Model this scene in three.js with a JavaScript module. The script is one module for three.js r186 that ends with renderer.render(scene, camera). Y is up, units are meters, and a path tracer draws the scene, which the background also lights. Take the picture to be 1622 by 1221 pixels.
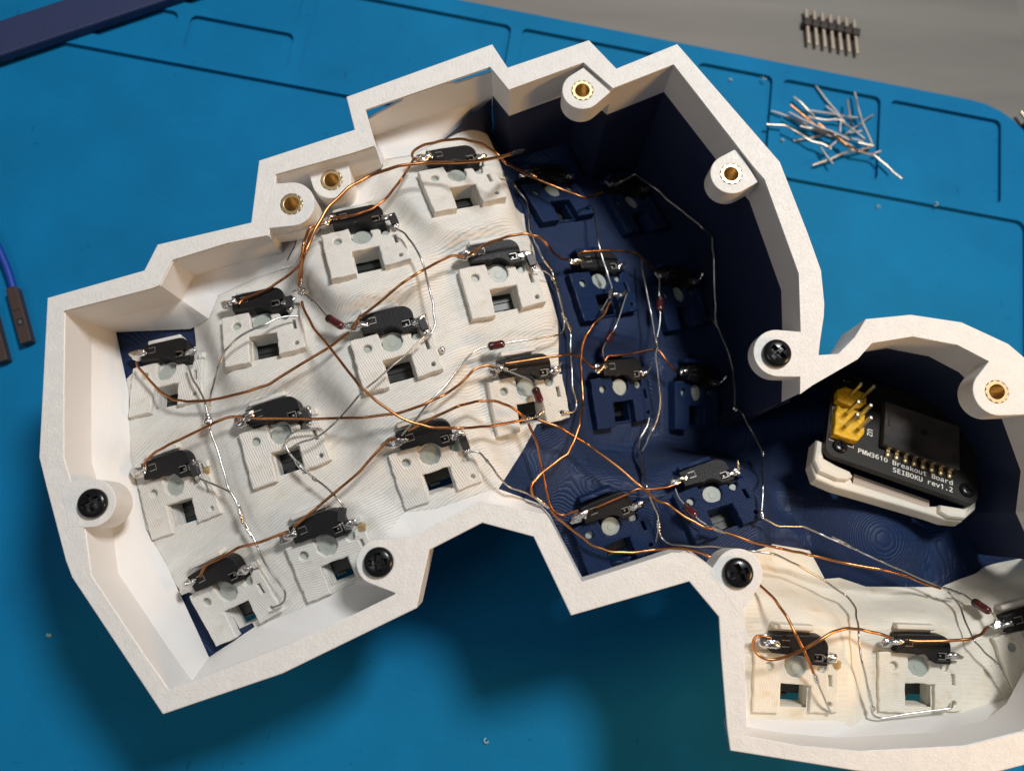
import * as THREE from 'three';
import { mergeGeometries, mergeVertices, toCreasedNormals } from 'three/addons/utils/BufferGeometryUtils.js';
import { RoundedBoxGeometry } from 'three/addons/geometries/RoundedBoxGeometry.js';
import { Brush, Evaluator, SUBTRACTION } from 'three-bvh-csg';

// ------------------------------------------------------------------ camera, light, exposure
const MM = 0.001;
const scene = new THREE.Scene();
const renderer = new THREE.WebGLRenderer({ antialias: true });
renderer.setSize(1024, 770);
renderer.toneMapping = THREE.LinearToneMapping;
renderer.toneMappingExposure = 0.94;
renderer.shadowMap.enabled = true;

const V3 = (x, y, z) => new THREE.Vector3(x, y, z);
const CAM_H = 201, FPX = 1250, CX = 811, CY = 610.5;           // mm above the table, focal length and centre in photo pixels
const dn = V3(-120, 288, FPX).normalize();                      // straight down, in camera axes (x right, y down, z forward)
const ax = V3(1, 0, 0).addScaledVector(dn, -dn.x).normalize();
const ay = dn.clone().negate();
const az = ax.clone().cross(ay);
const camera = new THREE.PerspectiveCamera(2 * Math.atan(CY / FPX) * 180 / Math.PI, 1024 / 770, 0.02, 5);
camera.position.set(0, CAM_H * MM, 0);
{
  const m = new THREE.Matrix4().makeBasis(                       // columns: the camera's x, y, z axes in the world
    V3(ax.x, ay.x, az.x), V3(ax.y, ay.y, az.y).negate(), V3(ax.z, ay.z, az.z).negate());
  camera.quaternion.setFromRotationMatrix(m);
}
camera.focus = 0.158; camera.userData.fStop = 15;
camera.updateMatrixWorld(true);

scene.background = new THREE.Color(0.066, 0.067, 0.073);          // the dim room around the bench
function lamp(at, to, color, intensity, soft, angle = 0.75) {
  const l = new THREE.SpotLight(color, intensity, 0, angle, 0.6, 2);
  l.position.set(...at); l.target.position.set(...to); l.castShadow = true;
  l.shadow.radius = soft; l.shadow.mapSize.set(2048, 2048); l.shadow.camera.near = 0.05; l.shadow.camera.far = 2;
  scene.add(l, l.target); return l;
}
lamp([0.205, 0.6, -0.285], [0.0, 0.03, -0.04], new THREE.Color(1, 0.992, 0.98), 1.12, 3.2, 0.8);     // bench lamp, above and to the right
lamp([0.3, 0.2, 0.06], [0.115, 0.045, -0.005], new THREE.Color(1, 0.56, 0.2), 0.165, 2, 0.46);     // warm lamp low on the right
lamp([-0.3, 0.58, 0.1], [0.02, 0.03, -0.03], new THREE.Color(1, 0.985, 0.96), 0.135, 6);     // weaker room light from the left

// ------------------------------------------------------------------ helpers
const rng = (s) => () => ((s = Math.imul(s ^ (s >>> 15), 2246822519) + 0x9e3779b9 | 0, (s ^ (s >>> 13)) >>> 0) / 4294967296);
const R = rng(7);
function ray(px, py) { const c = V3(px - CX, py - CY, FPX); return V3(c.dot(ax), c.dot(ay), c.dot(az)); }
function P(px, py, h) { const r = ray(px, py), t = (h - CAM_H) / r.y; return V3(r.x * t, h, r.z * t); }  // the point of height h seen at a pixel (mm)
function onPlane(px, py, p0, n) { const r = ray(px, py), o = V3(0, CAM_H, 0); return o.addScaledVector(r, n.dot(p0.clone().sub(o)) / n.dot(r)); }
const used = {};
function numbered(n) { const k = used[n] = (used[n] ?? -1) + 1; return k ? `${n}_${String(k).padStart(3, '0')}` : n; }
function tag(o, label, category, group) { o.userData.label = label; o.userData.category = category; if (group) o.userData.group = group; return o; }
function thing(name, label, category, at = V3(0, 0, 0), group, quat) {
  const o = new THREE.Group(); o.name = numbered(name); o.position.copy(at).multiplyScalar(MM); if (quat) o.quaternion.copy(quat);
  scene.add(o); return tag(o, label, category, group);
}
function part(name, geo, mat, parent) {                           // geometry in mm
  const g = geo.userData.metric ? geo : geo.scale(MM, MM, MM); g.userData.metric = true;
  const m = new THREE.Mesh(g, mat); m.name = name; m.castShadow = m.receiveShadow = true; parent.add(m); return m;
}
const clean = (g) => { const h = g.index ? g.toNonIndexed() : g; for (const k of Object.keys(h.attributes)) if (!['position', 'normal', 'uv'].includes(k)) h.deleteAttribute(k); return h; };
const merge = (...gs) => mergeGeometries(gs.map(clean));
const box = (w, h, d, x = 0, y = 0, z = 0, r = 0) => (r ? new RoundedBoxGeometry(w, h, d, 2, r) : new THREE.BoxGeometry(w, h, d)).translate(x, y, z);
function shapeOf(pts, holes = []) { const s = new THREE.Shape(pts.map((p) => new THREE.Vector2(p[0], p[1]))); for (const h of holes) s.holes.push(new THREE.Path(h.map((p) => new THREE.Vector2(p[0], p[1])))); return s; }
function slab(pts, z0, z1, bevel = 0, holes = []) {                // extrude along z from z0 to z1
  const g = new THREE.ExtrudeGeometry(shapeOf(pts, holes), { depth: z1 - z0 - 2 * bevel, bevelEnabled: bevel > 0, bevelSize: bevel, bevelThickness: bevel, bevelOffset: -bevel, bevelSegments: 2, curveSegments: 4 });
  return g.translate(0, 0, z0 + bevel);
}
const flat = (g) => g.rotateX(-Math.PI / 2);                       // slab drawn in (x, -z) laid level
const xz = (v) => [v.x, -v.z];
const arc = (cx, cy, r, a0, a1, n = 10) => Array.from({ length: n + 1 }, (_, i) => { const a = (a0 + (a1 - a0) * i / n) * Math.PI / 180; return [cx + r * Math.cos(a), cy + r * Math.sin(a)]; });
const circle = (x, y, r, n = 20) => arc(x, y, r, 0, 360 * (1 - 1 / n), n - 1);
function hash(x, y) { let h = Math.imul(x | 0, 374761393) + Math.imul(y | 0, 668265263) | 0; h = Math.imul(h ^ (h >>> 13), 1274126177); return ((h ^ (h >>> 16)) >>> 0) / 4294967296; }
function noise(x, y, w) { const i = Math.floor(x), j = Math.floor(y), u = x - i, v = y - j, s = (t) => t * t * (3 - 2 * t), m = (k) => ((k % w) + w) % w; const a = hash(m(i), m(j)), b = hash(m(i + 1), m(j)), c = hash(m(i), m(j + 1)), d = hash(m(i + 1), m(j + 1)); return a + (b - a) * s(u) + (c - a) * s(v) + (a - b - c + d) * s(u) * s(v); }
function fbm(x, y, w, o = 4) { let s = 0, a = 0.5; for (let k = 0; k < o; k++) { s += a * noise(x + k * 17, y + k * 31, w); x *= 2; y *= 2; w *= 2; a /= 2; } return s / (1 - 2 ** -o); }
function tex(n, fn, srgb, sx = 1, sy = sx) {                        // fn(u, v) -> grey or [r, g, b] in 0..1
  const d = new Uint8Array(n * n * 4);
  for (let j = 0; j < n; j++) for (let i = 0; i < n; i++) { const c = fn(i / n, j / n), k = 4 * (j * n + i), a = Array.isArray(c) ? c : [c, c, c]; for (let q = 0; q < 3; q++) d[k + q] = Math.max(0, Math.min(255, a[q] * 255)); d[k + 3] = 255; }
  const t = new THREE.DataTexture(d, n, n); t.wrapS = t.wrapT = THREE.RepeatWrapping; t.magFilter = THREE.LinearFilter; t.minFilter = THREE.LinearMipmapLinearFilter; t.generateMipmaps = true;
  if (srgb) t.colorSpace = THREE.SRGBColorSpace; t.repeat.set(1 / sx, 1 / sy); t.needsUpdate = true; return t;
}
const lin = (r, g, b) => new THREE.Color().setRGB(r, g, b);
const std = (o) => new THREE.MeshStandardMaterial(o);
const phys = (o) => new THREE.MeshPhysicalMaterial(o);

// ------------------------------------------------------------------ materials (uv in mm unless said otherwise)
const grainT = tex(512, (u, v) => { const a = fbm(u * 26, v * 26, 26, 3), b = noise(u * 90, v * 90, 90); return 0.55 * a + 0.45 * b * b; }, false, 11);
const grainRough = tex(512, (u, v) => 0.42 + 0.45 * noise(u * 64 + 5, v * 64, 64), false, 16);
const mottle = (base, amp, cells, dirt) => tex(512, (u, v) => { const k = (fbm(u * cells, v * cells, cells) - 0.5) * amp, f = fbm(u * 9 + 3, v * 9, 9); let c = base.map((x) => x + k); if (dirt && f > 0.66) c = c.map((x, q) => x - (f - 0.66) * dirt[q]); const sp = noise(u * 150 + 2, v * 150, 150); if (dirt && sp > 0.984 && f > 0.42) c = c.map((x) => x * 0.45); return c; }, true, 40);
const lineT = tex(1024, (u, v) => { const w = (fbm(u * 8, v * 8, 8, 3) - 0.5) * 0.028, p = (v + w) * 32, i = Math.floor(p), q = p - i, hgt = 0.75 + 0.25 * hash((i % 32 + 32) % 32, 5); return (1 - Math.pow(Math.abs(2 * q - 1), 2.2)) * hgt * 0.82 + 0.18 * fbm(u * 64, v * 64, 64, 2); }, false, 32, 32);   // 32 printed lines per repeat, one uv unit each
const wallT = tex(512, (u, v) => { const p = v * 40, q = p - Math.floor(p); return 0.6 * (1 - Math.pow(Math.abs(2 * q - 1), 3)) + 0.4 * fbm(u * 8, v * 40, 40, 2); }, false, 8, 8);
const whiteMap = mottle([0.905, 0.9, 0.885], 0.05, 12, [0.2, 0.28, 0.4]);
const M = {
  rim: std({ color: lin(0.87, 0.865, 0.85), map: mottle([0.97, 0.965, 0.955], 0.05, 30), bumpMap: grainT, bumpScale: 0.00009, roughnessMap: grainRough, roughness: 0.85 }),
  white: std({ color: lin(0.94, 0.945, 0.925), map: whiteMap, bumpMap: lineT, bumpScale: 0.00015, roughness: 0.58 }),
  whiteSmooth: std({ color: lin(0.93, 0.905, 0.84), map: mottle([0.91, 0.9, 0.87], 0.05, 14, [0.2, 0.36, 0.6]), bumpMap: lineT, bumpScale: 0.00004, roughness: 0.55 }),
  whiteWall: std({ color: lin(0.83, 0.82, 0.805), bumpMap: wallT, bumpScale: 0.00006, roughness: 0.5 }),
  whiteBlock: std({ color: lin(0.93, 0.925, 0.9), map: whiteMap, bumpMap: lineT, bumpScale: 0.00009, roughness: 0.55 }),
  navy: phys({ specularIntensity: 0.5, color: lin(0.008, 0.024, 0.078), bumpMap: lineT, bumpScale: 0.00014, roughness: 0.5 }),
  navyBlock: phys({ specularIntensity: 0.5, color: lin(0.008, 0.024, 0.078), bumpMap: lineT, bumpScale: 0.0002, roughness: 0.5 }),
  navyWall: std({ color: lin(0.009, 0.018, 0.058), bumpMap: wallT, bumpScale: 0.00003, roughness: 0.6 }),
  brass: std({ color: lin(0.7, 0.54, 0.31), metalness: 1, roughness: 0.42 }),
  copper: std({ color: lin(0.68, 0.29, 0.11), metalness: 1, roughness: 0.3, map: tex(256, (u, v) => { const k = 0.62 + 0.55 * fbm(u * 14, v * 2, 14, 3); return [k, k, k]; }, true, 1) }),
  copperDark: std({ color: lin(0.45, 0.17, 0.07), metalness: 1, roughness: 0.3 }),
  silver: std({ color: lin(0.55, 0.54, 0.52), metalness: 1, roughness: 0.3 }),
  clip: std({ color: lin(0.4, 0.39, 0.37), metalness: 1, roughness: 0.5 }),
  offcut: std({ color: lin(0.4, 0.385, 0.37), metalness: 1, roughness: 0.5 }),
  solder: std({ color: lin(0.72, 0.71, 0.69), metalness: 1, roughness: 0.26, bumpMap: tex(128, (u, v) => fbm(u * 6, v * 6, 6, 3), false, 1), bumpScale: 0.00004 }),
  flux: phys({ color: lin(0.75, 0.6, 0.34), roughness: 0.25, transmission: 0.7, thickness: 0 }),
  black: phys({ color: lin(0.008, 0.008, 0.0095), roughness: 0.45, specularIntensity: 0.6, bumpMap: tex(256, (u, v) => noise(u * 90, v * 90, 90), false, 10), bumpScale: 0.00004 }),
  pocket: std({ color: lin(0.006, 0.006, 0.007), roughness: 0.7 }),
  screw: std({ color: lin(0.012, 0.012, 0.014), roughness: 0.24, metalness: 0.3 }),
  post: phys({ color: lin(0.4, 0.44, 0.4), roughness: 0.4, clearcoat: 0.2 }),
  housing: std({ color: lin(0.028, 0.032, 0.03), roughness: 0.35 }),
  smd: std({ color: lin(0.03, 0.03, 0.033), roughness: 0.45 }),
  glass: phys({ color: lin(0.13, 0.02, 0.022), roughness: 0.08, clearcoat: 1, clearcoatRoughness: 0.05, transmission: 0.35, thickness: 0 }),
  band: std({ color: lin(0.03, 0.012, 0.01), roughness: 0.3 }),
  mat: phys({ specularIntensity: 0.3, color: lin(0.002, 0.195, 0.43), map: tex(512, (u, v) => { let k = 0.95 + 0.1 * (fbm(u * 7, v * 7, 7, 5) - 0.5) + 0.03 * (hash(u * 512, v * 512) - 0.5); const sc = Math.abs(noise(u * 5 + v * 22, v * 3, 5) - 0.5); if (sc < 0.006) k += 0.025; const st = noise(u * 60, v * 60 + 3, 60); if (st > 0.972) k -= 0.12; return [k, k, k]; }, true, 90), bumpMap: tex(512, (u, v) => hash(u * 512 + 9, v * 512) * 0.6 + 0.4 * noise(u * 120, v * 120, 120), false, 60), bumpScale: 0.00003, roughness: 0.7 }),
  table: std({ color: lin(0.235, 0.22, 0.2), map: tex(512, (u, v) => { const k = 0.9 + 0.14 * (fbm(u * 4, v * 30, 30, 4) - 0.5); return [k, k, k * 0.99]; }, true, 220), roughness: 0.5 }),
  tool: std({ color: lin(0.022, 0.034, 0.1), roughness: 0.6, bumpMap: grainT, bumpScale: 0.00008 }),
  pcb: std({ color: lin(0.012, 0.011, 0.011), roughness: 0.38 }),
  chip: std({ color: lin(0.1, 0.088, 0.08), map: tex(256, (u, v) => { const k = 0.05 + 1.1 * fbm(u * 12, v * 12, 12, 4); return [k, k, k]; }, true, 9), roughness: 0.55, bumpMap: grainT, bumpScale: 0.0001 }),
  yellow: std({ color: lin(0.72, 0.42, 0.012), roughness: 0.45, bumpMap: tex(128, (u, v) => fbm(u * 6, v * 6, 6, 4), false, 5), bumpScale: 0.0003 }),
  header: std({ color: lin(0.03, 0.02, 0.016), roughness: 0.4 }),
  pinTan: std({ color: lin(0.72, 0.6, 0.48), metalness: 0.9, roughness: 0.32 }),
  dupont: std({ color: lin(0.062, 0.036, 0.03), roughness: 0.5 }),
  blueWire: std({ color: lin(0.01, 0.055, 0.35), roughness: 0.4 }),
  ledge: std({ color: lin(0.62, 0.5, 0.4), roughness: 0.55, bumpMap: tex(256, (u, v) => 0.5 + 0.5 * Math.sin(v * 2 * Math.PI * 16), false, 9), bumpScale: 0.0002 }),
  crumb: std({ color: lin(0.3, 0.45, 0.5), roughness: 0.35 }),
};
M.whiteBlock.map = whiteMap;

// ------------------------------------------------------------------ tabletop and silicone mat
{
  const table = part('tabletop', new THREE.PlaneGeometry(1400, 1000).rotateX(-Math.PI / 2), M.table, scene);
  const uv = table.geometry.attributes.uv; for (let i = 0; i < uv.count; i++) uv.setXY(i, uv.getX(i) * 1400, uv.getY(i) * 1000);
  table.userData.kind = 'structure'; table.userData.label = 'plain grey brown tabletop beyond the blue mat';
  const A = -8.55 * Math.PI / 180;                                 // the mat lies turned by this much
  const t = thing('silicone_mat', 'large blue silicone soldering mat with moulded compartments along its far edge', 'mat');
  t.rotation.y = A;
  const rr = (u0, u1, v0, v1, r) => [...arc(u1 - r, -v0 - r, r, 90, 0, 5), ...arc(u1 - r, -v1 + r, r, 0, -90, 5), ...arc(u0 + r, -v1 + r, r, -90, -180, 5), ...arc(u0 + r, -v0 - r, r, 180, 90, 5)];
  const outer = [[-290, 158.9], ...arc(135.5, 135.9, 23, 90, 0, 8), [158.5, -190], [-290, -190]];
  const trays = [[-180, -95.4, -137.9, -125.5], [-92.7, -63.4, -137.9, -125.5], [-180, -63.4, -154, -140.4], [-60.9, -4, -154, -125.4], [-1.6, 48.4, -154, -125.4], [50.9, 74.2, -154, -125.6], [76.7, 107.4, -154, -125.6], [109.8, 145, -154, -125.6]];
  const main = rr(-280, 152.6, -122.2, 180, 3);
  part('base_sheet', flat(slab(outer, 0.05, 1.8, 0)), M.mat, t);
  part('raised_border', flat(slab(outer, 1.8, 3.0, 0.4, [main, ...trays.map((q) => rr(...q, 2.2))])), M.mat, t);
}
const MAT = 1.8, MATR = 3.0;                                        // height of the work field and of the raised border

// ------------------------------------------------------------------ poses of the 23 key openings: centre (mm), turn, slope of the normal in x and z
const KEYS = {
  A1: [-58.7, 30.4, -41, .11, -.3, -.22], A2: [-54.3, 31.6, -16.3, .31, -.3, .15], A3: [-41.9, 31.9, 4.9, .51, -.24, .36],
  B1: [-37.2, 40.9, -49.6, .2, -.13, -.22], B2: [-32.6, 37, -26.7, .31, -.13, .02], B3: [-21.5, 39.8, -4, .42, -.12, .28],
  C1: [-16.8, 47.1, -66.5, .28, -.06, -.29], C2: [-9.8, 47.5, -43.9, .29, -.04, -.1], C3: [-1.65, 43.1, -21.8, .34, .04, .33],
  D1: [2.7, 44.8, -82.7, .34, .07, -.3], D2: [11.8, 43.7, -60.75, .26, .06, -.06], D3: [18.3, 39.2, -37.1, .21, .2, .27],
  E1: [26.3, 27.1, -89.1, .44, .3, -.36], E2: [36.7, 30.3, -65, .3, .39, -.09], E3: [42.1, 24.6, -41, .16, .4, .1], E4: [37.1, 32.7, -8.4, .38, .02, .23],
  F1: [48.5, 17, -92, .42, .5, -.3], F2: [59.6, 17.5, -67, .26, .6, -.07], F3: [63, 16.6, -41.75, .01, .66, .18], F4: [59, 34.7, -15.5, .31, -.15, -.33],
  T1: [70.1, 45, 19, -.03, -.1, .2], T2: [96.6, 43, 19.4, -.02, -.1, .13], T3: [121.4, 44.4, 14.4, .27, -.14, .03],
};
const LEVEL = { A1: 32, A2: 33, A3: 33.5, B1: 40, B2: 40, B3: 39.3, C1: 45.2, C2: 45.5, C3: 43.3, D1: 43.6, D2: 43.6, D3: 40 };
for (const [k, y] of Object.entries(LEVEL)) { const q = KEYS[k], f = (y - CAM_H) / (q[1] - CAM_H); q[0] *= f; q[1] = y; q[2] *= f; }
const poses = {};
for (const [k, [x, y, z, a, nx, nz]] of Object.entries(KEYS)) {
  const n = V3(nx, 1, nz).normalize(), X = V3(Math.cos(a), 0, -Math.sin(a)); X.addScaledVector(n, -X.dot(n)).normalize();
  const Y = n.clone().cross(X), c = V3(x, y, z);
  poses[k] = { c, X, Y, n, q: new THREE.Quaternion().setFromRotationMatrix(new THREE.Matrix4().makeBasis(X, Y, n)), at: (u, v, w = 0) => c.clone().addScaledVector(X, u).addScaledVector(Y, v).addScaledVector(n, w) };
}
const DROPS = { A1: 1.3, A2: 0.9, A3: 1.5, B2: 1.5, B3: 1.1, C3: 0.9, T1: 1.1, T2: 1.1, T3: 1.3, F4: 1.4 }, dropOf = (k) => DROPS[k] ?? 1.9;                                                   // holder blocks stand this far out of the key plate
const anchors = Object.entries(poses).map(([k, p]) => { const f = p.at(0, -2.5, -dropOf(k)); return { x: f.x, z: f.z, h: f.y, gx: -p.n.x / p.n.y, gz: -p.n.z / p.n.y }; });
const ctrl = [];
for (const [px, py, h] of [[1250, 800, 29], [1250, 850, 32.5], [1300, 885, 31.5], [1390, 905, 33], [1480, 905, 32.5], [1560, 870, 30], [1310, 790, 27], [1270, 690, 17], [1240, 730, 19], [1180, 700, 15], [1330, 590, 13], [1450, 570, 14], [1560, 640, 18], [1600, 720, 22], [1610, 800, 28], [1450, 690, 27], [1400, 800, 31], [1200, 600, 9], [1150, 450, 8], [1090, 330, 8], [960, 270, 14], [1180, 560, 9], [870, 245, 25], [1040, 250, 8], [1190, 1000, 43], [1640, 920, 40]]) { const p = P(px, py, h); ctrl.push({ x: p.x, z: p.z, h }); }
const dome = P(1398, 858, 36.8);
function hf(x, z) {                                                  // height of the curved key plate
  let s = 0, w = 0;
  for (const a of anchors) {
    const dx = x - a.x, dz = z - a.z, r = Math.hypot(dx, dz), d = Math.max(0, r - 7), k = Math.min(1, 11 / (r || 1)), wt = 1 / (d * d + 8) ** 2.2;
    s += wt * (a.h + (a.gx * dx + a.gz * dz) * k); w += wt;
  }
  for (const c of ctrl) { const d = Math.hypot(x - c.x, z - c.z), wt = 1 / (d * d + 8) ** 2.2; s += wt * c.h; w += wt; }
  const b = s / w, d = Math.hypot(x - dome.x, z - dome.z), t = dome.y - d * d / 36, e = Math.max(0, 1.2 - Math.abs(b - t)) / 1.2;   // the ball socket bulges up below the sensor board
  return Math.max(b, t) + e * e * 0.3;
}
function onFloor(px, py, lift = 0) { let h = 35; for (let k = 0; k < 40; k++) { const p = P(px, py, h + lift); h = 0.5 * h + 0.5 * hf(p.x, p.z); } return P(px, py, h + lift); }

// ------------------------------------------------------------------ the keyboard case
const RIM = 52, RING = 11, LOW = RIM - RING;
const OUTER = [[74, 471.5], [227.5, 428], [248.5, 387], [397, 352], [409.5, 254], [561, 205], [548, 153], [779.5, 69.5], [804, 106.5], [933, 63], [976.5, 108], [1073, 69], [1236, 256], [1280, 368], [1301.5, 428], [1306.7, 480], [1306, 500], [1300, 540], [1297.6, 562], [1328, 560], [1354, 534], [1372, 505], [1443.7, 498], [1524, 510], [1561, 527], [1598.5, 544.5], [1625, 567], [1692, 640], [1722, 740], [1735, 900], [1735, 1060], [1700, 1160], [1650, 1205], [1560, 1228], [1440, 1230], [1357, 1221], [1157, 1189], [1152, 1154], [1142.6, 1040], [1139, 977], [1092, 921], [904.5, 975], [845, 850], [763.5, 828], [680, 871], [660, 963], [446.5, 1067], [257, 1131.5], [113, 914.6], [103, 888], [72, 770], [60.8, 724.5]];
// inner edge of the rim, and where the wall below it meets the key plate (photo pixels); 'w' white wall, 'n' navy wall
const INNER = [[99, 491, 183, 526, 'w'], [239, 455, 301, 521, 'w'], [251.5, 450, 330, 505, 'w'], [272, 410, 345, 468, 'w'], [360, 383, 405, 440, 'w'], [423, 371, 466, 420, 'w'], [425, 361, 478, 398, 'w'], [435, 274.5, 492, 352, 'w'], [558, 240.5, 590, 318, 'w'], [593, 229, 612, 262, 'w'], [577, 172.5, 610, 252, 'w'], [640, 151, 650, 246, 'w'], [710, 127, 699, 222, 'w'], [777, 104, 778, 176, 'n', null, null], [806.6, 140, 835, 245, 'n'], [925, 97, 905, 225, 'n'], [971.4, 138, 960, 250, 'n'], [1068, 100, 1050, 215, 'n'], [1193, 260, 1120, 310, 'n'], [1213, 283, 1150, 350, 'n'], [1267.5, 433, 1190, 470, 'n'], [1270.5, 524, 1200, 560, 'n'], [1269, 622, 1215, 650, 'n'],
  [1286, 609, 1300, 640, 'n'], [1326, 586, 1325, 620, 'n'], [1358, 567.4, 1350, 610, 'n'], [1381, 541.6, 1375, 595, 'n'], [1446.6, 531, 1440, 580, 'n'], [1518, 544.5, 1515, 590, 'n'], [1570, 571.7, 1560, 630, 'n'], [1641, 645, 1585, 680, 'n'], [1676, 739, 1605, 750, 'n'], [1668, 809, 1600, 815, 'n'], [1700, 880, 1625, 882, 'w'], [1700, 1050, 1680, 1060, 'w'], [1655, 1135, 1650, 1085, 'w'], [1622, 1161, 1622, 1097, 'w'], [1531, 1184, 1525, 1127, 'w'], [1364, 1192.6, 1364, 1140, 'w'], [1267, 1184, 1267, 1140, 'w'], [1181, 1168, 1188, 1137, 'w'], [1177, 970, 1188, 1000, 'w'], [1160, 925, 1185, 940, 'w'], [1116, 891.6, 1110, 884, 'w'], [1093.7, 878, 1090, 870, 'w'], [1065.6, 876.8, 1063, 868, 'w'], [921, 924, 922, 914, 'w'], [874, 833, 871, 815, 'w'], [863.6, 815.7, 855, 798, 'w'], [760, 795.7, 786, 773, 'w'], [706, 823, 690, 806, 'w'], [651, 851, 640, 812, 'w'], [640, 905, 585, 880, 'w'], [627, 942.5, 560, 925, 'w'], [550, 980, 500, 955, 'w'], [467, 1018, 404, 992, 'w'], [265.5, 1095.7, 330.5, 1041, 'w'], [226, 1040, 313, 1002, 'w'], [141, 912.5, 262, 892, 'w'], [131.5, 841, 230, 838, 'w'], [97, 724, 206, 725, 'w'], [97, 620, 203, 620, 'w']];
const CASE_LABEL = 'upturned white and navy 3D printed keyboard case, hand wired inside, lying on the blue mat';
const kase = thing('keyboard_case', CASE_LABEL, 'keyboard case');
// the case lies tilted a little: its own frame, in which the rim is the level y = RIM
const cn = V3(-0.09, 1, 0.04).normalize(), cx = V3(1, 0, 0).addScaledVector(cn, -cn.x).normalize(), cz = cx.clone().cross(cn), cO = V3(0, RIM - 0.5, -40);
const caseM = new THREE.Matrix4().makeBasis(cx, cn, cz), caseQ = new THREE.Quaternion().setFromRotationMatrix(caseM);
caseM.setPosition(cO.clone().sub(V3(0, RIM, -40).applyMatrix4(caseM)));
const caseI = caseM.clone().invert(), toW = (v) => v.clone().applyMatrix4(caseM);
function C(px, py, h) { const o = V3(0, CAM_H, 0).applyMatrix4(caseI), r = ray(px, py).applyMatrix4(new THREE.Matrix4().extractRotation(caseI)), t = (h - o.y) / r.y; return o.addScaledVector(r, t); }
const rimPts = (list, h = RIM) => list.map(([x, y]) => xz(C(x, y, h)));
const outerXZ = rimPts(OUTER), innerXZ = rimPts(INNER);
const inset = outerXZ.map((p, i) => { const a = outerXZ[(i + outerXZ.length - 1) % outerXZ.length], b = outerXZ[(i + 1) % outerXZ.length], u = new THREE.Vector2(p[0] - a[0], p[1] - a[1]).normalize(), v = new THREE.Vector2(b[0] - p[0], b[1] - p[1]).normalize(), n = new THREE.Vector2(u.y + v.y, -u.x - v.x).normalize(), [px, py] = OUTER[i], d = px > 780 && px < 1165 && py > 825 ? 3 : 0.3; return [p[0] + n.x * d, p[1] + n.y * d]; });
const BAR = 0.6;
part('rim', flat(slab(outerXZ, RIM - BAR, RIM, 0.2, [innerXZ])).applyMatrix4(caseM), M.rim, kase);
function strip(name, tops, feet, mat, seg = 5) {                      // a wall between two rows of points
  const pos = [], uv = [], idx = [];
  let run = 0;
  tops.forEach((A, i) => { const B = feet[i], len = A.distanceTo(B); if (i) run += A.distanceTo(tops[i - 1]); for (let k = 0; k <= seg; k++) { const p = A.clone().lerp(B, k / seg); pos.push(p.x, p.y, p.z); uv.push(run, len * k / seg); } });
  for (let i = 0; i + 1 < tops.length; i++) for (let k = 0; k < seg; k++) { const a = i * (seg + 1) + k, b = a + seg + 1; idx.push(a, a + 1, b, b, a + 1, b + 1); }
  const g = new THREE.BufferGeometry(); g.setAttribute('position', new THREE.Float32BufferAttribute(pos, 3)); g.setAttribute('uv', new THREE.Float32BufferAttribute(uv, 2)); g.setIndex(idx);
  return part(name, toCreasedNormals(g, 0.5), mat, kase);
}
{
  const at = (p, h) => toW(V3(p[0], h, -p[1]));
  const o = [...OUTER.keys()], oo = [...o.slice(7), ...o.slice(0, 7)], n = [...INNER.keys()], ii = [...n.slice(13), ...n.slice(0, 11)].reverse();
  const tops = [...oo.map((k) => at(outerXZ[k], RIM - BAR)), ...ii.map((k) => at(innerXZ[k], RIM - BAR))], feet = [...oo.map((k) => at(inset[k], LOW - 1)), ...ii.map((k) => at(innerXZ[k], LOW))];
  strip('rim_wall', [...tops, tops[0]], [...feet, feet[0]], M.whiteWall, 6);
}
// the wall that closes the connector bay, set a little lower than the rim so that the mat shows through at both ends
{
  const a = C(577, 172.5, RIM), b = C(777, 104, RIM), e = b.clone().sub(a).normalize(), n = e.clone().cross(V3(0, 1, 0));
  const aw = toW(a), nw = n.clone().transformDirection(caseM);
  const q = (px, py) => { const p = onPlane(px, py, aw, nw).applyMatrix4(caseI).sub(a); return [p.dot(e), Math.max(-RING - 4, Math.min(p.y, -BAR + 0.02))]; };
  const pts = [q(581.6, 188), q(636, 158), q(637, 150), q(706, 122), q(708, 131), q(722, 131.5), q(779, 114), q(800, 160), q(590, 240)];
  part('connector_bay_wall', slab(pts, -0.35, 0.35, 0.12).applyMatrix4(new THREE.Matrix4().makeBasis(e, V3(0, 1, 0), n).setPosition(a)).applyMatrix4(caseM), M.whiteWall, kase);
}
// walls from the rim down to the key plate: inner face, outer face
const innerTop = ([x, y]) => { const p = C(x, y, RIM); p.y = LOW + 0.02; return toW(p); };
const cen = P(760, 620, RIM), cenBall = P(1440, 720, LOW);
const outward = (s, p) => p.clone().sub(s[0] > 1272 ? cenBall : cen).setY(0).normalize();
const edge = (lift) => ([, , ex, ey]) => onFloor(ex, ey, lift);
const wallFoot = (s) => { const p = innerTop(s), d = outward(s, p); for (let k = 0; k < 60; k++) { const g = p.y - (hf(p.x, p.z) - 0.8); if (g < 0.05) break; p.addScaledVector(cn, -0.5 * g).addScaledVector(d, -0.03 * g); } return p; };
const runs = []; { let r = [INNER[0]]; for (let i = 1; i <= INNER.length; i++) { const s = INNER[i % INNER.length]; r.push(s); if (s[4] !== r[0][4] || i === INNER.length) { runs.push(r); r = [s]; } } }
const dense = (r) => r.flatMap((q, i) => { const n = r[i + 1]; return n ? Array.from({ length: 5 }, (_, k) => [0, 1, 2, 3].map((c) => q[c] + (n[c] - q[c]) * k / 5)) : [q]; });
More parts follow.
